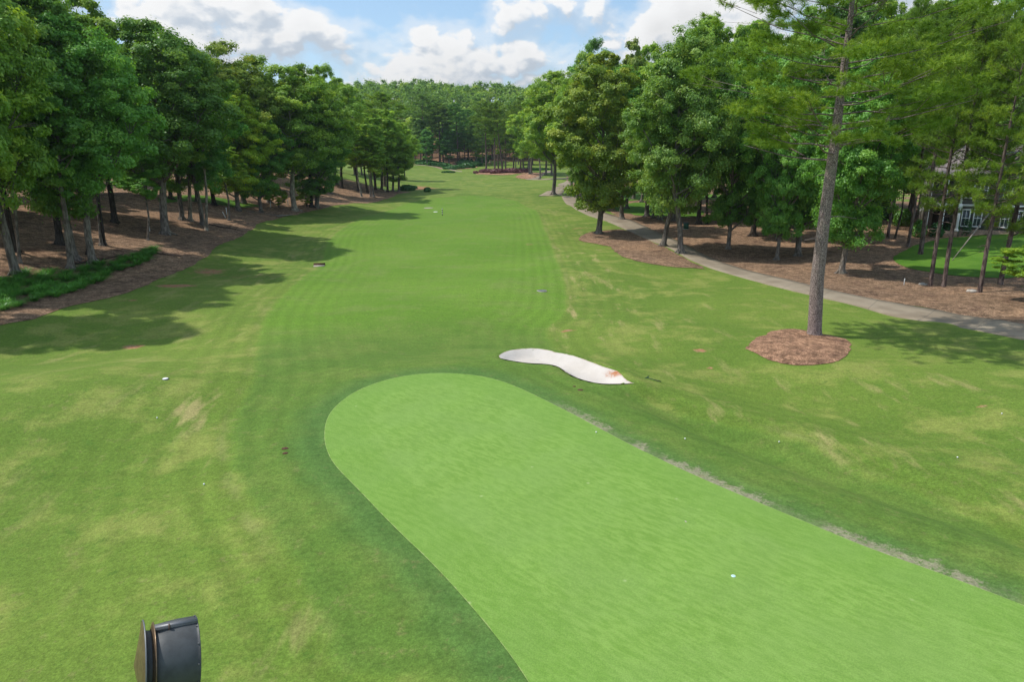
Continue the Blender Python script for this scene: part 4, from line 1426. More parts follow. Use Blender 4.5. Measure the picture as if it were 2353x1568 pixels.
# ------------------------------------------------------------------ far wooded hill: crowns that read as one mass
def build_hill_wood():
    rng = np.random.default_rng(77)
    V, LV, CL = [], [], []
    n = 4200
    x = rng.uniform(-330, 330, n)
    y = rng.uniform(418, 690, n)
    k = np.abs(x) < y * 0.62
    x, y = x[k], y[k]
    z = terrain(x, y)
    for i in range(len(x)):
        pine = rng.uniform() < .35
        r = rng.uniform(2.6, 4.8)
        h = rng.uniform(9, 15) + (3 if pine else 0)
        m = 10
        d = unit(rng.normal(size=(m, 3)) + [0, 0, .5])
        cc = np.array([x[i], y[i], z[i] + h - r * .7]) + d * r * [.7, .7, .85]
        idx = np.repeat(np.arange(m), 24)
        dd = unit(rng.normal(size=(len(idx), 3)) + d[idx] * .8)
        P = cc[idx] + dd * (r * .46) * np.abs(rng.normal(0, .8, len(idx)))[:, None]
        N = unit(dd + [0, 0, .6] + rng.normal(size=(len(idx), 3)) * .5)
        v, _ = leaf_faces(rng, P, N, .62, .7)
        V.append(v)
        base = rng.uniform(0, 1)
        LV.append(np.clip(rng.normal(.1 if pine else .6, .2, len(idx)), 0, 1))
        CL.append(np.clip(base * .9 + rng.uniform(0, .1, len(idx)), 0, 1) if not pine else np.full(len(idx), rng.uniform(0, .5)))
    V = np.vstack(V)
    q = np.arange(len(V)).reshape(-1, 4)
    o = link("hill_wood", make_mesh("hill_wood", V, q, M_LEAF, False, {'lv': np.concatenate(LV), 'cl': np.concatenate(CL)}))
    o.color = (1.45, 1.3, 1.05, 1)
    tag(o, "dense wood of pines and broadleaf trees covering the far hill", "woods", None, "stuff")


build_hill_wood()


# ------------------------------------------------------------------ simple paints
def paint(name, col, rough=0.5, metal=0.0, spec=0.4, var=0.25, scale=3.0, bump=0.0):
    m, g = material(name)
    p = g.obj()
    n = g.noise(p, scale, 5, 0.65)
    c = g.mix(g.ramp(n, 0.3, 0.75), col, tuple(x * (1 - var) for x in col))
    nr = g.bump(n, bump, 0.02) if bump else None
    g.out(g.principled(c, g.math('MULTIPLY_ADD', n, 0.2, rough - 0.1), nr, spec, metal))
    return m


M_FANPAINT = paint("dark_blue_grey_paint", (0.056, 0.062, 0.064), 0.6, 0.0, 0.6, 0.45, 4.0)
M_BRONZE = paint("bronze_guard_metal", (0.24, 0.165, 0.10), 0.38, 0.55, 0.5, 0.4, 7.0)
M_STEEL = paint("dull_steel", (0.20, 0.205, 0.21), 0.5, 0.6)
M_RUST = paint("rusty_bracket", (0.16, 0.10, 0.075), 0.7, 0.1)
M_WHITE = paint("white_paint", (0.78, 0.78, 0.76), 0.6, var=.12)
M_BLACK = paint("black_paint", (0.02, 0.02, 0.02), 0.6)
M_GREENPAINT = paint("dark_green_paint", (0.018, 0.085, 0.050), 0.55)
M_CONC = paint("old_concrete", (0.42, 0.37, 0.31), 0.9, var=.35, bump=.3)
M_STONE = paint("pale_stone", (0.45, 0.41, 0.36), 0.9, var=.4, bump=.5)
M_BRICK = paint("grey_shingle", (0.135, 0.125, 0.115), 0.9, var=.35, scale=2.0, bump=.3)
M_STONEWALL = paint("tan_stone_veneer", (0.34, 0.235, 0.16), 0.9, var=.45, scale=5.0, bump=.5)
M_ROOF = paint("weathered_roof_shingles", (0.235, 0.20, 0.20), 0.9, var=.35, scale=6.0, bump=.3)
M_BEIGE = paint("beige_stucco", (0.50, 0.44, 0.37), 0.9, var=.12)
M_DARKROOM = paint("dark_interior", (0.02, 0.016, 0.013), 0.9)
M_SOIL = paint("bare_soil", (0.11, 0.055, 0.03), 0.95, var=.5, scale=20, bump=.5)
M_DEADWOOD = paint("bleached_deadwood", (0.27, 0.23, 0.19), 0.9, var=.5, scale=6, bump=.5)
M_TWIG = paint("dark_fallen_wood", (0.075, 0.045, 0.035), 0.9, var=.5, scale=6, bump=.5)


def mat_glass():
    m, g = material("window_glass")
    g.out(g.principled((0.06, 0.075, 0.085), 0.08, None, 0.8))
    return m


M_GLASS = mat_glass()


# ------------------------------------------------------------------ the turf fans
def make_fan(loc_center, axis_rz, ground_z, size=1.0, label='', blades=5, tilt=0.0):
    cx, cy, cz = loc_center
    root = empty('turf_fan', (cx, cy, ground_z))
    tag(root, label, 'fan', 'turf fans')
    hz = (cz - ground_z)
    RT = Matrix.Rotation(axis_rz, 4, 'Z') @ Matrix.Rotation(tilt, 4, 'Y')
    A = Matrix.Translation((0, 0, hz)) @ RT @ Matrix.Rotation(math.pi / 2, 4, 'Y')   # lathe Z -> local X
    s = size

    def lat(name, prof, mat, n=56):
        mb = MB()
        mb.lathe([(a * s * .88, r * s) for a, r in prof], A, n)
        return mb.build(name, mat, root, True)
    lat('housing', [(-.285, .555), (-.27, .565), (-.1, .585), (.15, .60), (.38, .598), (.415, .592), (.425, .606), (.44, .606), (.44, .585), (.3, .575), (-.27, .545), (-.285, .555)], M_FANPAINT)
    lat('flange_ring', [(-.345, .50), (-.325, .545), (-.305, .615), (-.292, .622), (-.285, .618), (-.288, .56), (-.30, .545)], M_BRONZE)
    lat('throat', [(-.455, .60), (-.44, .535), (-.415, .505), (-.345, .495), (-.30, .53)], M_FANPAINT)
    lat('intake_rim', [(-.475, .665), (-.468, .682), (-.455, .684), (-.448, .672), (-.452, .60), (-.46, .6)], M_STEEL)
    lat('intake_cone', [(-.61, .004), (-.607, .03), (-.57, .20), (-.52, .42), (-.475, .655), (-.468, .665), (-.46, .6)], M_BRONZE)

    def loc(x, y, z):
        q = RT @ Vector((x * .88 * s, y * s, z * s))
        return (q.x, q.y, hz + q.z)

    def obox(m_, c, d):
        V = [loc(c[0] + a * d[0] / 2, c[1] + b * d[1] / 2, c[2] + e * d[2] / 2) for e in (-1, 1) for b in (-1, 1) for a in (-1, 1)]
        m_.add(V, [[0, 2, 3, 1], [4, 5, 7, 6], [0, 1, 5, 4], [2, 6, 7, 3], [0, 4, 6, 2], [1, 3, 7, 5]])
    mb = MB()
    obox(mb, (.07, 0, .635), (.72, .10, .03))
    obox(mb, (.07, -.044, .598), (.72, .012, .075))
    mb.build('top_rail', M_STEEL, root)
    mb = MB()
    obox(mb, (-.06, -.062, .615), (.028, .03, .13))
    obox(mb, (-.06, -.06, .556), (.05, .04, .03))
    mb.build('bracket', M_RUST, root)
    mb = MB()
    for k in range(blades):
        a = k * 2 * math.pi / blades
        e = np.array([0, math.cos(a), math.sin(a)])
        f = np.array([0, -math.sin(a), math.cos(a)])
        P = []
        for r, w, tw in ((.09, .10, .6), (.3, .12, .45), (.53, .11, .28)):
            for sg in (-1, 1):
                P.append(e * r + f * sg * w * math.cos(tw) + np.array([1, 0, 0]) * sg * w * math.sin(tw))
        P = [loc(*(p + [.05, 0, 0])) for p in P]
        P2_ = [(p[0] + .008, p[1] + .004, p[2]) for p in P]
        mb.add(P + P2_, [[0, 1, 3, 2], [2, 3, 5, 4], [6, 8, 9, 7], [8, 10, 11, 9], [0, 6, 7, 1], [4, 5, 11, 10], [0, 2, 8, 6], [2, 4, 10, 8], [1, 7, 9, 3], [3, 9, 11, 5]])
    mb.build('blade_set', M_STEEL, root)
    lat('motor', [(-.30, .0), (-.30, .12), (.02, .13), (.10, .09), (.13, .0)], M_BLACK, 20)
    mb = MB()
    for r in (.15, .3, .45, .57):
        th = np.linspace(0, 2 * math.pi, 40)
        mb.tube([loc(.437, r * math.cos(t), r * math.sin(t)) for t in th], .006 * s, 4, False)
    for k in range(8):
        a = k * math.pi / 4
        mb.tube([loc(.437, .1 * math.cos(a), .1 * math.sin(a)), loc(.437, .59 * math.cos(a), .59 * math.sin(a))], .006 * s, 4, False)
    mb.build('outlet_guard', M_BLACK, root)
    mb = MB()
    mb.tube([(0, 0, -0.1), (0, 0, hz - .60 * s)], .065 * s, 16)
    mb.tube([(0, 0, hz - .62 * s), (0, 0, hz - .50 * s)], .13 * s, 16)
    mb.build('pole', M_FANPAINT, root, False)
    mb = MB()
    mb.tube([(0, 0, -.08), (0, 0, .05)], .28 * s, 20)
    mb.build('base', M_CONC, root)
    mb = MB()
    mb.box((0.10 * s, -.02, 1.35), (.16, .26, .38), axis_rz, .02)
    mb.build('control_box', M_STEEL, root)
    # bolts on the rims
    mb = MB()
    for k in range(12):
        a = k * math.pi / 6 + .2
        obox(mb, (.40, .607 * math.cos(a), .607 * math.sin(a)), (.018, .018, .018))
    mb.build('bolt_ring', M_STEEL, root)
    return root


_d = ray(392, 1514)
_c = np.array([0, 0, CAM_Z]) + _d * 11.35
make_fan(tuple(_c), math.radians(31), tz(_c[0], _c[1]), 1.0, "large dark turf fan on a pole, cut by the bottom edge of the photo", tilt=math.radians(9))
_g = gp(1126, 386.5)
_h = height_at(_g, 371)
make_fan((_g.x, _g.y, _g.z + _h - .7), math.radians(70), _g.z, 1.15, "small distant turf fan on the grass left of the purple hedge")


# ------------------------------------------------------------------ the grey house in the trees
def build_house():
    P = gp(2165, 548)
    P = Vector((P.x + 1.0, P.y + 6.0, tz(P.x, P.y + 6)))
    root = empty('house', P, math.radians(-24))
    root.scale = (1.0, 1.0, 1.2)
    tag(root, "two storey grey shingled house with a white columned porch behind the pines", 'house')
    W, D, H = 17.0, 11.0, 7.6
    mb = MB()
    mb.box((W / 2, D / 2, H / 2 + .4), (W, D, H - .8))
    mb.build('wall', M_BRICK, root)
    mb = MB()
    mb.box((W / 2, D / 2, .1), (W + .12, D + .12, 1.4))
    mb.build('stone_base', M_STONEWALL, root)
    mb = MB()
    e, hh = .7, 3.4
    z0 = H
    v = [(-e, -e, z0), (W + e, -e, z0), (W + e, D + e, z0), (-e, D + e, z0), (4.2, D / 2, z0 + hh), (W - 4.2, D / 2, z0 + hh)]
    v += [(x, y, z - .22) for x, y, z in v[:4]]
    mb.add(v, [[0, 1, 5, 4], [2, 3, 4, 5], [6, 7, 1, 0], [7, 8, 2, 1], [8, 9, 3, 2], [9, 6, 0, 3], [9, 8, 7, 6]], [[1, 2, 5], [3, 0, 4]])
    # front gable
    v = [(7.6, -e - .2, z0 - .1), (13.4, -e - .2, z0 - .1), (10.5, -e - .2, z0 + 2.5), (7.6, D / 2, z0 - .1), (13.4, D / 2, z0 - .1), (10.5, D / 2, z0 + 2.5)]
    mb.add(v, [[0, 3, 5, 2], [4, 1, 2, 5]], [[0, 1, 2]])
    rf = mb.build('roof', M_ROOF, root)
    mb = MB()
    mb.box((13, D / 2 + 1.5, z0 + 3.2), (1.2, 1.0, 3.4))
    mb.build('chimney', M_STONEWALL, rf)
    mb = MB()
    mb.box((W / 2, -.03, H - .25), (W + .1, .1, .34))
    mb.box((-.03, D / 2, H - .25), (.1, D, .34))
    mb.box((W / 2, -.04, 3.75), (W, .09, .26))
    mb.box((0, 0, H / 2), (.22, .22, H - .9))
    mb.box((W, 0, H / 2), (.22, .22, H - .9))
    mb.build('white_trim', M_WHITE, root)

    def window(x, z, w, h, side=0):
        mb = MB()

        def b(cx, cz, sx, sz, dpt, off):
            if side == 0:
                mb.box((x + cx, -off, z + cz), (sx, dpt, sz))
            else:
                mb.box((-off, x + cx, z + cz), (dpt, sx, sz))
        b(0, h / 2 + .07, w + .3, .14, .14, .06)
        b(0, -h / 2 - .07, w + .36, .14, .18, .08)
        b(-w / 2 - .07, 0, .14, h, .14, .06)
        b(w / 2 + .07, 0, .14, h, .14, .06)
        b(0, 0, w, .07, .10, .045)
        b(0, 0, .05, h, .09, .04)
        wn = mb.build('window', M_WHITE, root)
        mb = MB()
        b(0, 0, w, h, .04, .02)
        mb.build('pane', M_GLASS, wn)
    for x in (4.9, 6.6, 9.6, 11.4, 14.6):
        window(x, 5.6, .85, 1.75)
    for x in (4.9, 6.4, 9.8, 11.4, 14.6):
        window(x, 2.2, .85, 1.9)
    for y in (3, 6, 8.6):
        window(y, 5.6, .85, 1.75, 1)
        window(y, 2.2, .85, 1.9, 1)
    # corner porch, two levels
    mb = MB()
    mb.box((1.6, -1.4, .35), (4.4, 2.8, .7))
    mb.build('porch_floor', M_STONEWALL, root)
    mb = MB()
    mb.box((1.6, -1.4, 3.75), (4.5, 2.9, .5))
    mb.build('porch_beam', M_WHITE, root)
    for x, y in ((-.4, -2.6), (1.6, -2.6), (3.6, -2.6), (-.4, -.3)):
        mb = MB()
        mb.box((x, y, 2.1), (.34, .34, 2.8), 0, .03)
        mb.box((x, y, .83), (.5, .5, .26))
        mb.box((x, y, 5.55), (.26, .26, 3.1), 0, .03)
        mb.build('column', M_WHITE, root)
    mb = MB()
    mb.box((1.6, -2.6, 4.95), (4.0, .08, .08))
    mb.box((-.4, -1.4, 4.95), (.08, 2.2, .08))
    for k in range(26):
        mb.box((-.3 + k * .15, -2.6, 4.5), (.03, .03, .86))
    for k in range(14):
        mb.box((-.4, -2.4 + k * .15, 4.5), (.03, .03, .86))
    mb.build('railing', M_BLACK, root)
    mb = MB()
    mb.box((1.7, -.06, 2.1), (2.1, .1, 2.8))
    mb.build('doorway', M_DARKROOM, root)
    mb = MB()
    mb.box((1.6, -1.4, 7.25), (4.7, 3.0, .3))
    v = [(-.9, -3.1, 7.4), (4.1, -3.1, 7.4), (4.1, .3, 7.4), (-.9, .3, 7.4), (1.6, .3, 8.6)]
    mb.add(v, None, [[0, 1, 4], [1, 2, 4], [3, 0, 4]])
    mb.build('porch_roof', M_ROOF, root)


build_house()


def small_house(u, v, back, rz, W, D, H, wallm, label, roofh=3.0):
    P = gp(u, v)
    P = Vector((P.x, P.y + back, tz(P.x, P.y + back)))
    root = empty('house', P, rz)
    tag(root, label, 'house')
    mb = MB()
    mb.box((0, 0, H / 2 - .5), (W, D, H + 1))
    mb.build('wall', wallm, root)
    mb = MB()
    e = .6
    vv = [(-W / 2 - e, -D / 2 - e, H), (W / 2 + e, -D / 2 - e, H), (W / 2 + e, D / 2 + e, H), (-W / 2 - e, D / 2 + e, H), (-W / 4, 0, H + roofh), (W / 4, 0, H + roofh)]
    mb.add(vv, [[0, 1, 5, 4], [2, 3, 4, 5], [3, 2, 1, 0]], [[1, 2, 5], [3, 0, 4]])
    mb.build('roof', M_ROOF, root)
    for k in range(4):
        x = -W / 2 + W * (k + .5) / 4
        mb = MB()
        mb.box((x, -D / 2 - .03, H * .5), (1.3, .08, 1.7))
        w = mb.build('window', M_WHITE, root)
        mb = MB()
        mb.box((x, -D / 2 - .09, H * .5), (1.0, .05, 1.4))
        mb.build('pane', M_GLASS, w)


small_house(2360, 518, 14, math.radians(-20), 15, 10, 6.0, M_BEIGE, "beige walled house showing at the right edge behind dark trunks")
small_house(1075, 352, 16, math.radians(5), 20, 11, 5.5, M_BRICK, "far grey roofed house half hidden behind the tall pines")
small_house(2020, 500, 18, math.radians(-10), 16, 10, 5.0, M_BEIGE, "pale house wall glimpsed through leaves left of the grey house")


# ------------------------------------------------------------------ ornamental grass, hedges, shrubs
def grass_clump(seed, R=.62, n=170):
    rng = np.random.default_rng(seed)
    V, Q = [], []
    for i in range(n):
        a = rng.uniform(0, 2 * math.pi)
        L = R * rng.uniform(.7, 1.35)
        up = rng.uniform(.5, 1.3)
        e = np.array([math.cos(a), math.sin(a), 0])
        s = np.array([-e[1], e[0], 0])
        b = e * rng.uniform(0, .22)
        w = .022
        P = []
        for t in (0, .35, .7, 1.0):
            p = b + e * L * t ** 1.1 * .85 + np.array([0, 0, L * up * (t - .72 * t * t)])
            ww = w * (1 - t * .8)
            P += [p - s * ww, p + s * ww]
        k = len(V)
        V += P
        Q += [[k, k + 1, k + 3, k + 2], [k + 2, k + 3, k + 5, k + 4], [k + 4, k + 5, k + 7, k + 6]]
    lv = np.repeat(rng.uniform(0, 1, n), 3)
    return make_mesh("grass_clump", np.array(V), np.array(Q), M_CLUMP, False, {'lv': lv, 'cl': lv * .8})


M_CLUMP = mat_leaf("ornamental_grass_blades", (0.045, 0.150, 0.018), (0.095, 0.240, 0.030), (0.13, 0.27, 0.04), 0.2, 0.05)
M_PURPLE = mat_leaf("purple_hedge_leaves", (0.130, 0.030, 0.050), (0.240, 0.070, 0.095), (0.20, 0.090, 0.080), 0.1, 0.06)
M_HEDGE = mat_leaf("hedge_leaves", (0.030, 0.120, 0.020), (0.055, 0.180, 0.030), (0.080, 0.200, 0.035), 0.15, 0.05)
_cl = [grass_clump(5), grass_clump(6, .7, 190)]
_r = random.Random(31)
_done = []
for poly, n in (([(-40, 668), (20, 640), (130, 624), (165, 628), (200, 618), (238, 606), (258, 622), (245, 645), (205, 656), (165, 672), (120, 690), (60, 702), (0, 722), (-40, 735)], 74),
                ([(258, 606), (268, 594), (310, 588), (338, 574), (356, 574), (352, 588), (330, 606), (300, 622), (272, 628)], 20)):
    Pw = P2(*poly)
    x0, y0 = Pw.min(0)
    x1, y1 = Pw.max(0)
    k = t = 0
    while k < n and t < 6000:
        t += 1
        x, y = _r.uniform(x0, x1), _r.uniform(y0, y1)
        if sdf(Pw, np.array([x]), np.array([y]))[0] > 0 or any((x - a) ** 2 + (y - b) ** 2 < .42 for a, b in _done):
            continue
        _done.append((x, y))
        k += 1
        o = link('grass_clump', _r.choice(_cl))
        s = _r.uniform(.95, 1.5)
        o.location = (x, y, tz(x, y) + .02)
        o.scale = (s, s, s * _r.uniform(1.15, 1.5))
        o.rotation_euler = (0, 0, _r.uniform(0, 6.28))
        q = _r.uniform(1.15, 1.9)
        o.color = (q, q, q, 1)
        tag(o, "bright arching ornamental grass clump in the bed on the left straw bank", "ornamental grass", "ornamental grass clumps on the left bank")


def bush(name, u, v, w_px, vtop, label, cat, mat, depth=None, dens=90, leaf=.12, cone=False, tint=(1, 1, 1), group=None, seed=0):
    P = gp(u, v)
    w = px_size(P, w_px)
    h = max(.4, height_at(P, vtop))
    d = depth or w * .8
    rng = np.random.default_rng(int(u * 7 + v + seed))
    n = int(dens * max(1.0, w * h + w * d)) + 200
    dr = unit(rng.normal(size=(n, 3)) + [0, 0, .35])
    lump = 1 + .10 * np.sin(dr[:, 0] * 9 + u) * np.cos(dr[:, 1] * 8) + .05 * rng.normal(size=n)
    Pn = dr * lump[:, None] * rng.uniform(.82, 1.0, n)[:, None] * [w / 2, d / 2, h * .62]
    Pn[:, 2] += h * .38
    if cone:
        f = np.clip(1 - Pn[:, 2] / h, .05, 1)
        Pn[:, :2] *= f[:, None] * 1.5
    V, q = leaf_faces(rng, Pn, unit(dr + rng.normal(size=(n, 3)) * .5), leaf * max(1, P.y / 110), .7)
    # stems inside
    mb = MB()
    for k in range(5):
        a = k * 1.3
        mb.tube([(0, 0, -.1), (math.cos(a) * w * .12, math.sin(a) * d * .12, h * .4), (math.cos(a) * w * .25, math.sin(a) * d * .25, h * .7)], [.04, .03, .015], 5, False)
    root = empty(name, P)
    f = link('foliage', make_mesh(name + '_foliage', V, q, mat, False, {'lv': rng.uniform(0, 1, n), 'cl': rng.uniform(0, 1, n)}), root)
    f.color = (*tint, 1)
    mb.build('stems', M_TWIG, root)
    tag(root, label, cat, group)
    return root


for u, v, w, vt, lb in [(1093, 397.5, 11, 393.5, "small round purple bush left of the purple hedge"), (1118, 396.5, 34, 388.5, "leftmost mound of the purple hedge, under the first tall pine"),
                        (1143, 397.8, 38, 388, "purple hedge mound left of the leaning pine's foot"), (1176, 397.2, 44, 387, "largest purple hedge mound right of the leaning pine"),
                        (1202, 395.5, 32, 387.5, "rightmost purple hedge mound near the far double trunk")]:
    bush('purple_hedge', u, v, w, vt, lb, "hedge", M_PURPLE, 5.5, group="purple hedge mounds")
for u, v, w, vt, lb in [(1048, 388, 36, 380, "low green hedge mound left end of the far hedge"), (1072, 386.5, 40, 375, "green hedge mound in the middle of the far hedge"),
                        (1092, 381.5, 30, 371, "green hedge mound at the right end of the far hedge"), (1068, 378, 38, 369, "rear green hedge mound under the little conical shrubs"),
                        (1243, 391, 46, 387, "low clipped green hedge beyond the far double trunk")]:
    bush('hedge', u, v, w, vt, lb, "hedge", M_HEDGE, 6.0, group="green hedge mounds at the fairway end")
for u, v in [(1062, 372), (1067, 371), (1075, 371), (1083.5, 372), (1058, 374)]:
    bush('conical_shrub', u, v, 5.5, v - 7, "small dark conical shrub on top of the far green hedge", "shrub", M_HEDGE, None, cone=True, tint=(.6, .75, .8), group="small conical shrubs on the far hedge")
for u, v, w, vt, lb in [(1108, 372, 30, 363, "low dark shrub under the pale trunked far pine"), (1122, 366, 22, 358, "dark shrub behind the distant fan"), (936, 438, 36, 425, "grassy green shrub on the creek bank by the last left tree"),
                        (982, 440, 16, 431, "small dark green bush right of the earth bank"), (952, 433, 12, 427, "tuft of tall grass at the earth bank"),
                        (1034, 389, 30, 384.5, "low ground shrub at the foot of the far path"), (1030, 396.5, 30, 393.5, "thin dark green weeds along the creek beyond the fairway")]:
    bush('shrub', u, v, w, vt, lb, "shrub", M_HEDGE, 4.0)
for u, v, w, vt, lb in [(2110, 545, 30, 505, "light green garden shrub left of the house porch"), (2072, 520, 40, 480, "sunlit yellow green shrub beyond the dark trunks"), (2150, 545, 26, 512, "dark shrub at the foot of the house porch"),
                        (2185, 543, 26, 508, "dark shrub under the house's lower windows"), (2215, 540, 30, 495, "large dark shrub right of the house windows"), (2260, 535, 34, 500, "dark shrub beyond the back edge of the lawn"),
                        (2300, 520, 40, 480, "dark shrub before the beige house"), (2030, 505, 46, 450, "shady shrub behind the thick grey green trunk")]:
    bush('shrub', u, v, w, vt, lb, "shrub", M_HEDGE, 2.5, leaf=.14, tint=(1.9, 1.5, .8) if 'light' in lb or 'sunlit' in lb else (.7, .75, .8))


def ivy_bank():
    rng = np.random.default_rng(4)
    Pw = smooth_poly(P2((950, 377), (958, 371), (985, 369), (1008, 373), (1040, 382), (1052, 387), (1046, 391), (1020, 386), (985, 379.5)), 1)
    x0, y0 = Pw.min(0)
    x1, y1 = Pw.max(0)
    xy = rng.uniform([x0, y0], [x1, y1], (52000, 2))
    xy = xy[sdf(Pw, xy[:, 0], xy[:, 1]) < 0][:26000]
    hz = .35 + .35 * np.sin(xy[:, 0] * 1.1) * np.cos(xy[:, 1] * .9)
    z = terrain(xy[:, 0], xy[:, 1]) + rng.uniform(.02, 1, len(xy)) * (hz + .35)
    V, q = leaf_faces(rng, np.column_stack([xy, z]), rng.normal(size=(len(xy), 3)) * .6 + [0, 0, 1], .30, .8)
    o = link('ivy_ground_cover', make_mesh('ivy_ground_cover', V, q, M_HEDGE, False, {'lv': rng.uniform(0, 1, len(xy)), 'cl': rng.uniform(0, 1, len(xy))}))
    o.color = (1.3, 1.25, 1.1, 1)
    tag(o, "green ground cover on the bank above the far left path", "ground cover", None, "stuff")


ivy_bank()


# ------------------------------------------------------------------ small things
def upright(u, v, off=0.0):
    P = gp(u, v)
    P.z += off
    return P


for u, v, lb in [(24, 616, "white stake beside the nearest pale trunk at the left"), (344, 532, "white stake left of the big flared trunk"), (521, 493, "white stake by the thin young tree"),
                 (518.5, 501, "tilted white stake in front of the thin young tree"), (622, 477, "white stake left of the big pale trunk"), (662, 473, "white stake just left of the big pale trunk's base"),
                 (885, 440, "white stake in the far cluster of the left line"), (2077, 656, "white post at the edge of the ditch beside the cart path"), (1023, 384, "pale post on the far reddish bank")]:
    P = upright(u, v)
    s = min(1.8, max(1.0, P.y / 70))
    mb = MB()
    mb.box((0, 0, .32 * s), (.07 * s, .05 * s, .66 * s), 0, .008)
    mb.add([(-.035 * s, -.025 * s, .65 * s), (.035 * s, -.025 * s, .65 * s), (.035 * s, .025 * s, .65 * s), (-.035 * s, .025 * s, .65 * s), (0, 0, .72 * s)], None, [[0, 1, 4], [1, 2, 4], [2, 3, 4], [3, 0, 4]])
    o = mb.build('white_stake', M_WHITE)
    o.location = P
    if 'tilted' in lb:
        o.rotation_euler = (.1, -.35, 0)
    tag(o, lb, 'stake', 'white stakes')

# golf balls
for u, v, lb in [(1574, 1011, "golf ball on the dark collar right of the green"), (1790, 1018, "golf ball near the crest right of the collar"), (2200, 1054, "golf ball on the rough at the right"),
                 (2302, 953, "golf ball near the right edge beside the small red scar"), (361, 963, "golf ball on the left rough"), (469, 1116, "golf ball at the inner edge of the left mowing line"),
                 (1235, 829, "golf ball just beyond the far end of the green"), (1370, 996, "golf ball on the green's right margin")]:
    P = gp(u, v)
    bm = MB()
    th = np.linspace(0, math.pi, 9)
    bm.lathe([(-.032 * math.cos(t), .032 * math.sin(t) + 1e-4) for t in th], None, 14)
    o = bm.build('golf_ball', M_WHITE, None, True)
    o.location = (P.x, P.y, P.z + .045)
    tag(o, lb, 'golf ball', 'golf balls')


def disc_thing(name, u, v, r, h, mat, label, cat, rim=None):
    P = gp(u, v)
    root = empty(name, (P.x, P.y, P.z))
    mb = MB()
    mb.lathe([(h * .2, r * .02), (h, r * .05), (h, r * .9), (h * .8, r), (-.05, r)], None, 24)
    mb.build('lid', mat, root, False)
    mb = MB()
    mb.lathe([(-.05, r * 1.02), (h * .7, r * 1.02), (h * .7, r * 1.14), (-.05, r * 1.14)], None, 24)
    mb.build('rim', rim or mat, root, False)
    tag(root, label, cat)


disc_thing('marker_disc', 380, 872, .13, .05, M_WHITE, "flat white marker disc on the left rough", 'marker', M_STEEL)
disc_thing('drain_cover', 1245, 669, .42, .05, M_STEEL, "round grey drain cover on the right side of the fairway", 'drain cover', M_CONC)
disc_thing('drain_cover', 985, 478, .95, .05, M_CONC, "pale round pad at the far left of the fairway near the striped post", 'drain cover')
disc_thing('marker_disc', 1001, 487, .42, .05, M_WHITE, "white yardage disc beside the striped post", 'marker')
disc_thing('turf_plug', 1573, 1201, .07, .02, M_CONC, "speckled plug of soil set in the putting green", 'plug', M_STEEL)


def hole():
    P = gp(1685, 1327)
    root = empty('golf_hole', (P.x, P.y, P.z + .02))
    mb = MB()
    mb.lathe([(.004, .058), (.012, .060), (.012, .054), (-.02, .052)], None, 24)
    mb.build('cup_rim', M_WHITE, root, True)
    m, g = material("pale_cyan_plastic")
    g.out(g.principled((.45, .78, .76), .5))
    mb = MB()
    mb.lathe([(.010, .001), (.010, .051), (.0, .052)], None, 24)
    mb.build('cup_cover', m, root)
    tag(root, "pale cyan covered golf hole in the putting green", 'golf hole')


hole()
# concrete inlet at the left fairway edge
P = gp(733, 612)
root = empty('drain_inlet', P, .15)
mb = MB()
mb.box((0, 0, -.02), (1.25, .8, .2))
mb.build('slab', M_CONC, root)
mb = MB()
mb.box((0, .5, .1), (1.35, .12, .42))
mb.build('back_wall', M_SOIL, root)
tag(root, "small concrete drain inlet at the left edge of the fairway", 'drain')
for u, v, r, lb in [(655, 1032, .15, "upper one of the two small dark divots left of the green"), (655, 1043, .12, "lower one of the two small dark divots left of the green"),
                    (1333, 897, .16, "dark divot below the bunker"), (1320, 889, .10, "smaller dark divot just below the bunker")]:
    P = gp(u, v)
    rng = random.Random(int(u + v))
    mb = MB()
    n = 16
    ring = [(math.cos(k * 6.283 / n) * r * rng.uniform(.75, 1.15), math.sin(k * 6.283 / n) * r * .8 * rng.uniform(.7, 1.1), .012) for k in range(n)]
    mid = [(x * .6, y * .6, .03 + rng.uniform(0, .015)) for x, y, z in ring]
    mb.add(ring + mid + [(0, 0, .02)], [[k, (k + 1) % n, n + (k + 1) % n, n + k] for k in range(n)], [[n + k, n + (k + 1) % n, 2 * n] for k in range(n)])
    o = mb.build('divot', M_SOIL)
    o.location = P
    tag(o, lb, 'divot', 'divots')

# striped yardage post
P = gp(1016.5, 494.5)
h = height_at(P, 479.5)
root = empty('yardage_post', P)
for k in range(6):
    mb = MB()
    mb.tube([(0, 0, h * k / 6), (0, 0, h * (k + 1) / 6 - .002)], .09, 12)
    mb.build('band', M_BLACK if k % 2 == 0 else M_WHITE, root)
mb = MB()
mb.lathe([(h, .09), (h + .06, .07), (h + .10, .001)], None, 12)
mb.build('cap', M_BLACK, root, True)
tag(root, "black and white striped post standing on the far fairway", 'post')

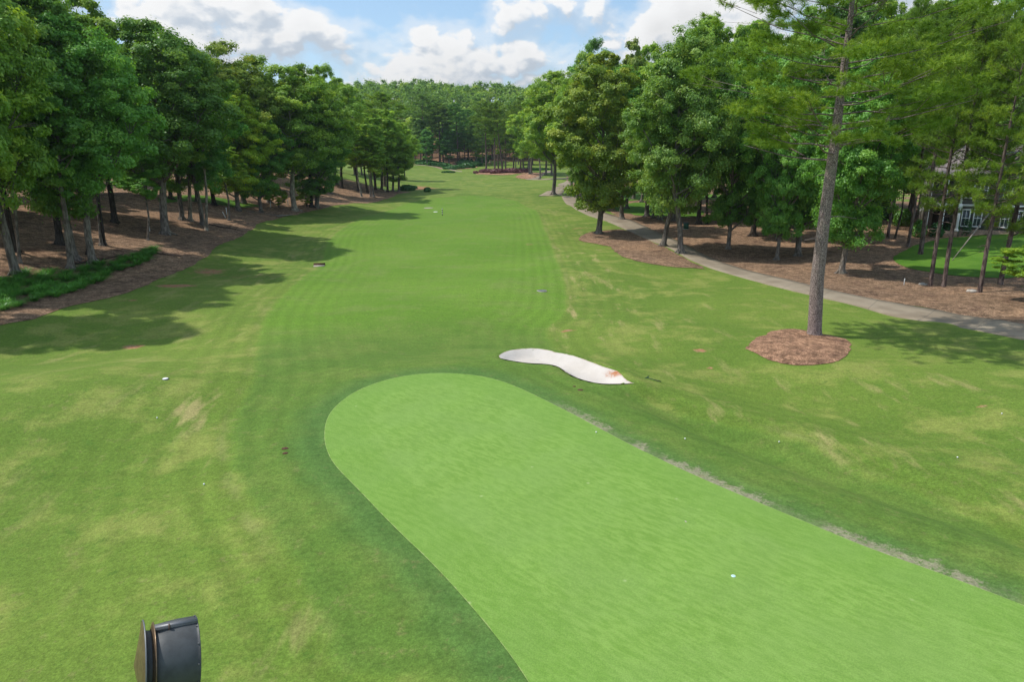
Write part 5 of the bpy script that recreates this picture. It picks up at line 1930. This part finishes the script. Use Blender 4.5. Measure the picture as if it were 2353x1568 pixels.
# bunker rake
A_, B_ = gp(1486, 870), gp(1519, 880)
root = empty('bunker_rake', A_)
dv = B_ - A_
mb = MB()
mb.tube([(0, 0, .05), tuple(dv * .62 + Vector((0, 0, .05)))], .02, 8)
mb.build('handle', M_GREENPAINT, root)
mb = MB()
mb.tube([tuple(dv * .62 + Vector((0, 0, .05))), tuple(dv + Vector((0, 0, .06)))], .024, 8)
mb.build('grip', M_BLACK, root)
sd_ = Vector((-dv.y, dv.x, 0)).normalized()
mb = MB()
mb.tube([tuple(-sd_ * .28 + Vector((0, 0, .06))), tuple(sd_ * .28 + Vector((0, 0, .06)))], .018, 6)
for k in range(9):
    p = sd_ * (-.26 + k * .065)
    mb.tube([(p.x, p.y, .06), (p.x, p.y, -.02)], .008, 5)
mb.build('head', M_GREENPAINT, root)
tag(root, "green bunker rake lying on the grass right of the bunker", 'rake')

# green utility box
P = gp(1576, 527)
root = empty('utility_box', P, .2)
s = px_size(P, 10)
h = height_at(P, 511)
mb = MB()
mb.box((0, 0, h * .45), (s, s * .8, h * .9), 0, .02)
mb.build('cabinet', M_GREENPAINT, root)
mb = MB()
mb.box((0, 0, h * .94), (s * 1.08, s * .88, h * .08), 0, .02)
mb.build('lid', M_STEEL, root)
mb = MB()
mb.box((0, 0, .03), (s * 1.3, s * 1.1, .1))
mb.build('base', M_CONC, root)
tag(root, "green utility box behind the right grey green oak by the path", 'utility box')


# fallen branches
def branch(pts, r, mat, label, twigs=4, seed=0):
    rng = np.random.default_rng(seed)
    W = [gp(u, v) for u, v in pts]
    L = np.array([[p.x, p.y, p.z + r + .02 + rng.uniform(0, .06)] for p in W])
    mb = MB()
    t = np.linspace(0, 1, len(L) * 4)
    X = np.stack([np.interp(t, np.linspace(0, 1, len(L)), L[:, k]) for k in range(3)], -1)
    X[:, :2] += rng.normal(0, r * .7, (len(X), 2))
    mb.tube(X, np.linspace(r, r * .45, len(X)), 7)
    for k in range(twigs):
        i = rng.integers(2, len(X) - 1)
        d = rng.normal(0, 1, 3)
        d[2] = abs(d[2]) * .4
        d = unit(d) * rng.uniform(.5, 1.6)
        mb.tube([X[i], X[i] + d * .5 + [0, 0, .06], X[i] + d], [r * .4, r * .28, r * .1], 5, False)
    o = mb.build('fallen_branch', mat, None, True)
    tag(o, label, 'fallen branch', 'fallen branches')


branch([(168, 610), (200, 606), (235, 600), (281, 588)], .11, M_TWIG, "long dark fallen branch behind the ornamental grass", 6, 1)
branch([(637, 499), (655, 498), (669, 496.5)], .16, M_DEADWOOD, "bleached log at the fairway edge below the big pale trunk", 1, 2)
branch([(482, 517), (510, 524), (535, 528), (557, 533)], .10, M_TWIG, "thin dark branch on the straw right of the twin trunks", 3, 3)
branch([(360, 584), (385, 588), (420, 592)], .07, M_TWIG, "dark stick on the straw past the last ornamental grass", 2, 4)
branch([(560, 485), (600, 492), (640, 497)], .07, M_DEADWOOD, "pale thin branch leading to the bleached log", 2, 5)
# broken limb leaning over the lawn
_a, _b = gp(2188, 600), gp(2246, 560)
mb = MB()
e = Vector((_b.x, _b.y - 2, _b.z + 5.2))
mb.tube([(_a.x, _a.y, _a.z + .1), tuple((_a + e) / 2 + Vector((.2, 0, .3))), tuple(e)], [.05, .09, .12], 7)
mb.tube([tuple((_a + e) / 2), tuple((_a + e) / 2 + Vector((-2.4, .3, .2)))], [.05, .015], 5)
o = mb.build('broken_limb', M_DEADWOOD, None, True)
tag(o, "bare broken limb slanting down over the lawn edge", 'broken limb')

# stones
_q = random.Random(12)
_pts = [(1283 + k * 4.3, 447.5 + _q.uniform(-1.5, 3), .30) for k in range(10)] + [(2119, 655, .34), (2125, 656, .26), (2133, 655, .2), (2228, 671, .30), (2236, 672, .36), (2243, 671, .22)]
for k, (u, v, r) in enumerate(_pts):
    P = gp(u, v)
    rng = np.random.default_rng(k)
    th = np.linspace(0, math.pi, 6)
    mb = MB()
    mb.lathe([(-r * .55 * math.cos(t), r * math.sin(t) + 1e-3) for t in th], None, 9)
    mb.v[0] = mb.v[0] * rng.uniform(.82, 1.15, (len(mb.v[0]), 1))
    o = mb.build('stone', M_STONE, None, False)
    o.location = (P.x, P.y, P.z + r * .2)
    o.rotation_euler = (0, 0, _q.uniform(0, 6))
    near = u < 1400
    tag(o, "pale stone in the row beside the start of the long cart path" if near else "pale stone at the foot of the front pines by the ditch", 'stone',
        "stones beside the path bend" if near else "stones by the ditch")
# far bunker
drape("far_bunker", smooth_poly(P2((1131, 390.5), (1136, 388), (1144, 388.2), (1148, 390), (1142, 391.5)), 1), 1.2, .1, M_SAND, "tiny white sand bunker just above the purple hedge", "bunker", 0,
      extra={'clay': lambda x, y: x * 0, 'scratch': lambda x, y: x * 0})


# ------------------------------------------------------------------ summer haze: one closed box of air
def build_haze():
    mb = MB()
    mb.box((0, 1790, 42), (6200, 4400, 120))
    m, g = material("haze_air")
    v = g.n('ShaderNodeVolumePrincipled')
    v.inputs['Color'].default_value = (0.72, 0.84, 0.95, 1)
    v.inputs['Density'].default_value = 0.00009
    v.inputs['Anisotropy'].default_value = 0.3
    o = g.n('ShaderNodeOutputMaterial')
    g.t.links.new(v.outputs[0], o.inputs['Volume'])
    ob = mb.build('haze', m)
    tag(ob, "thin blue summer haze over the whole golf course", "haze", None, "stuff")


build_haze()
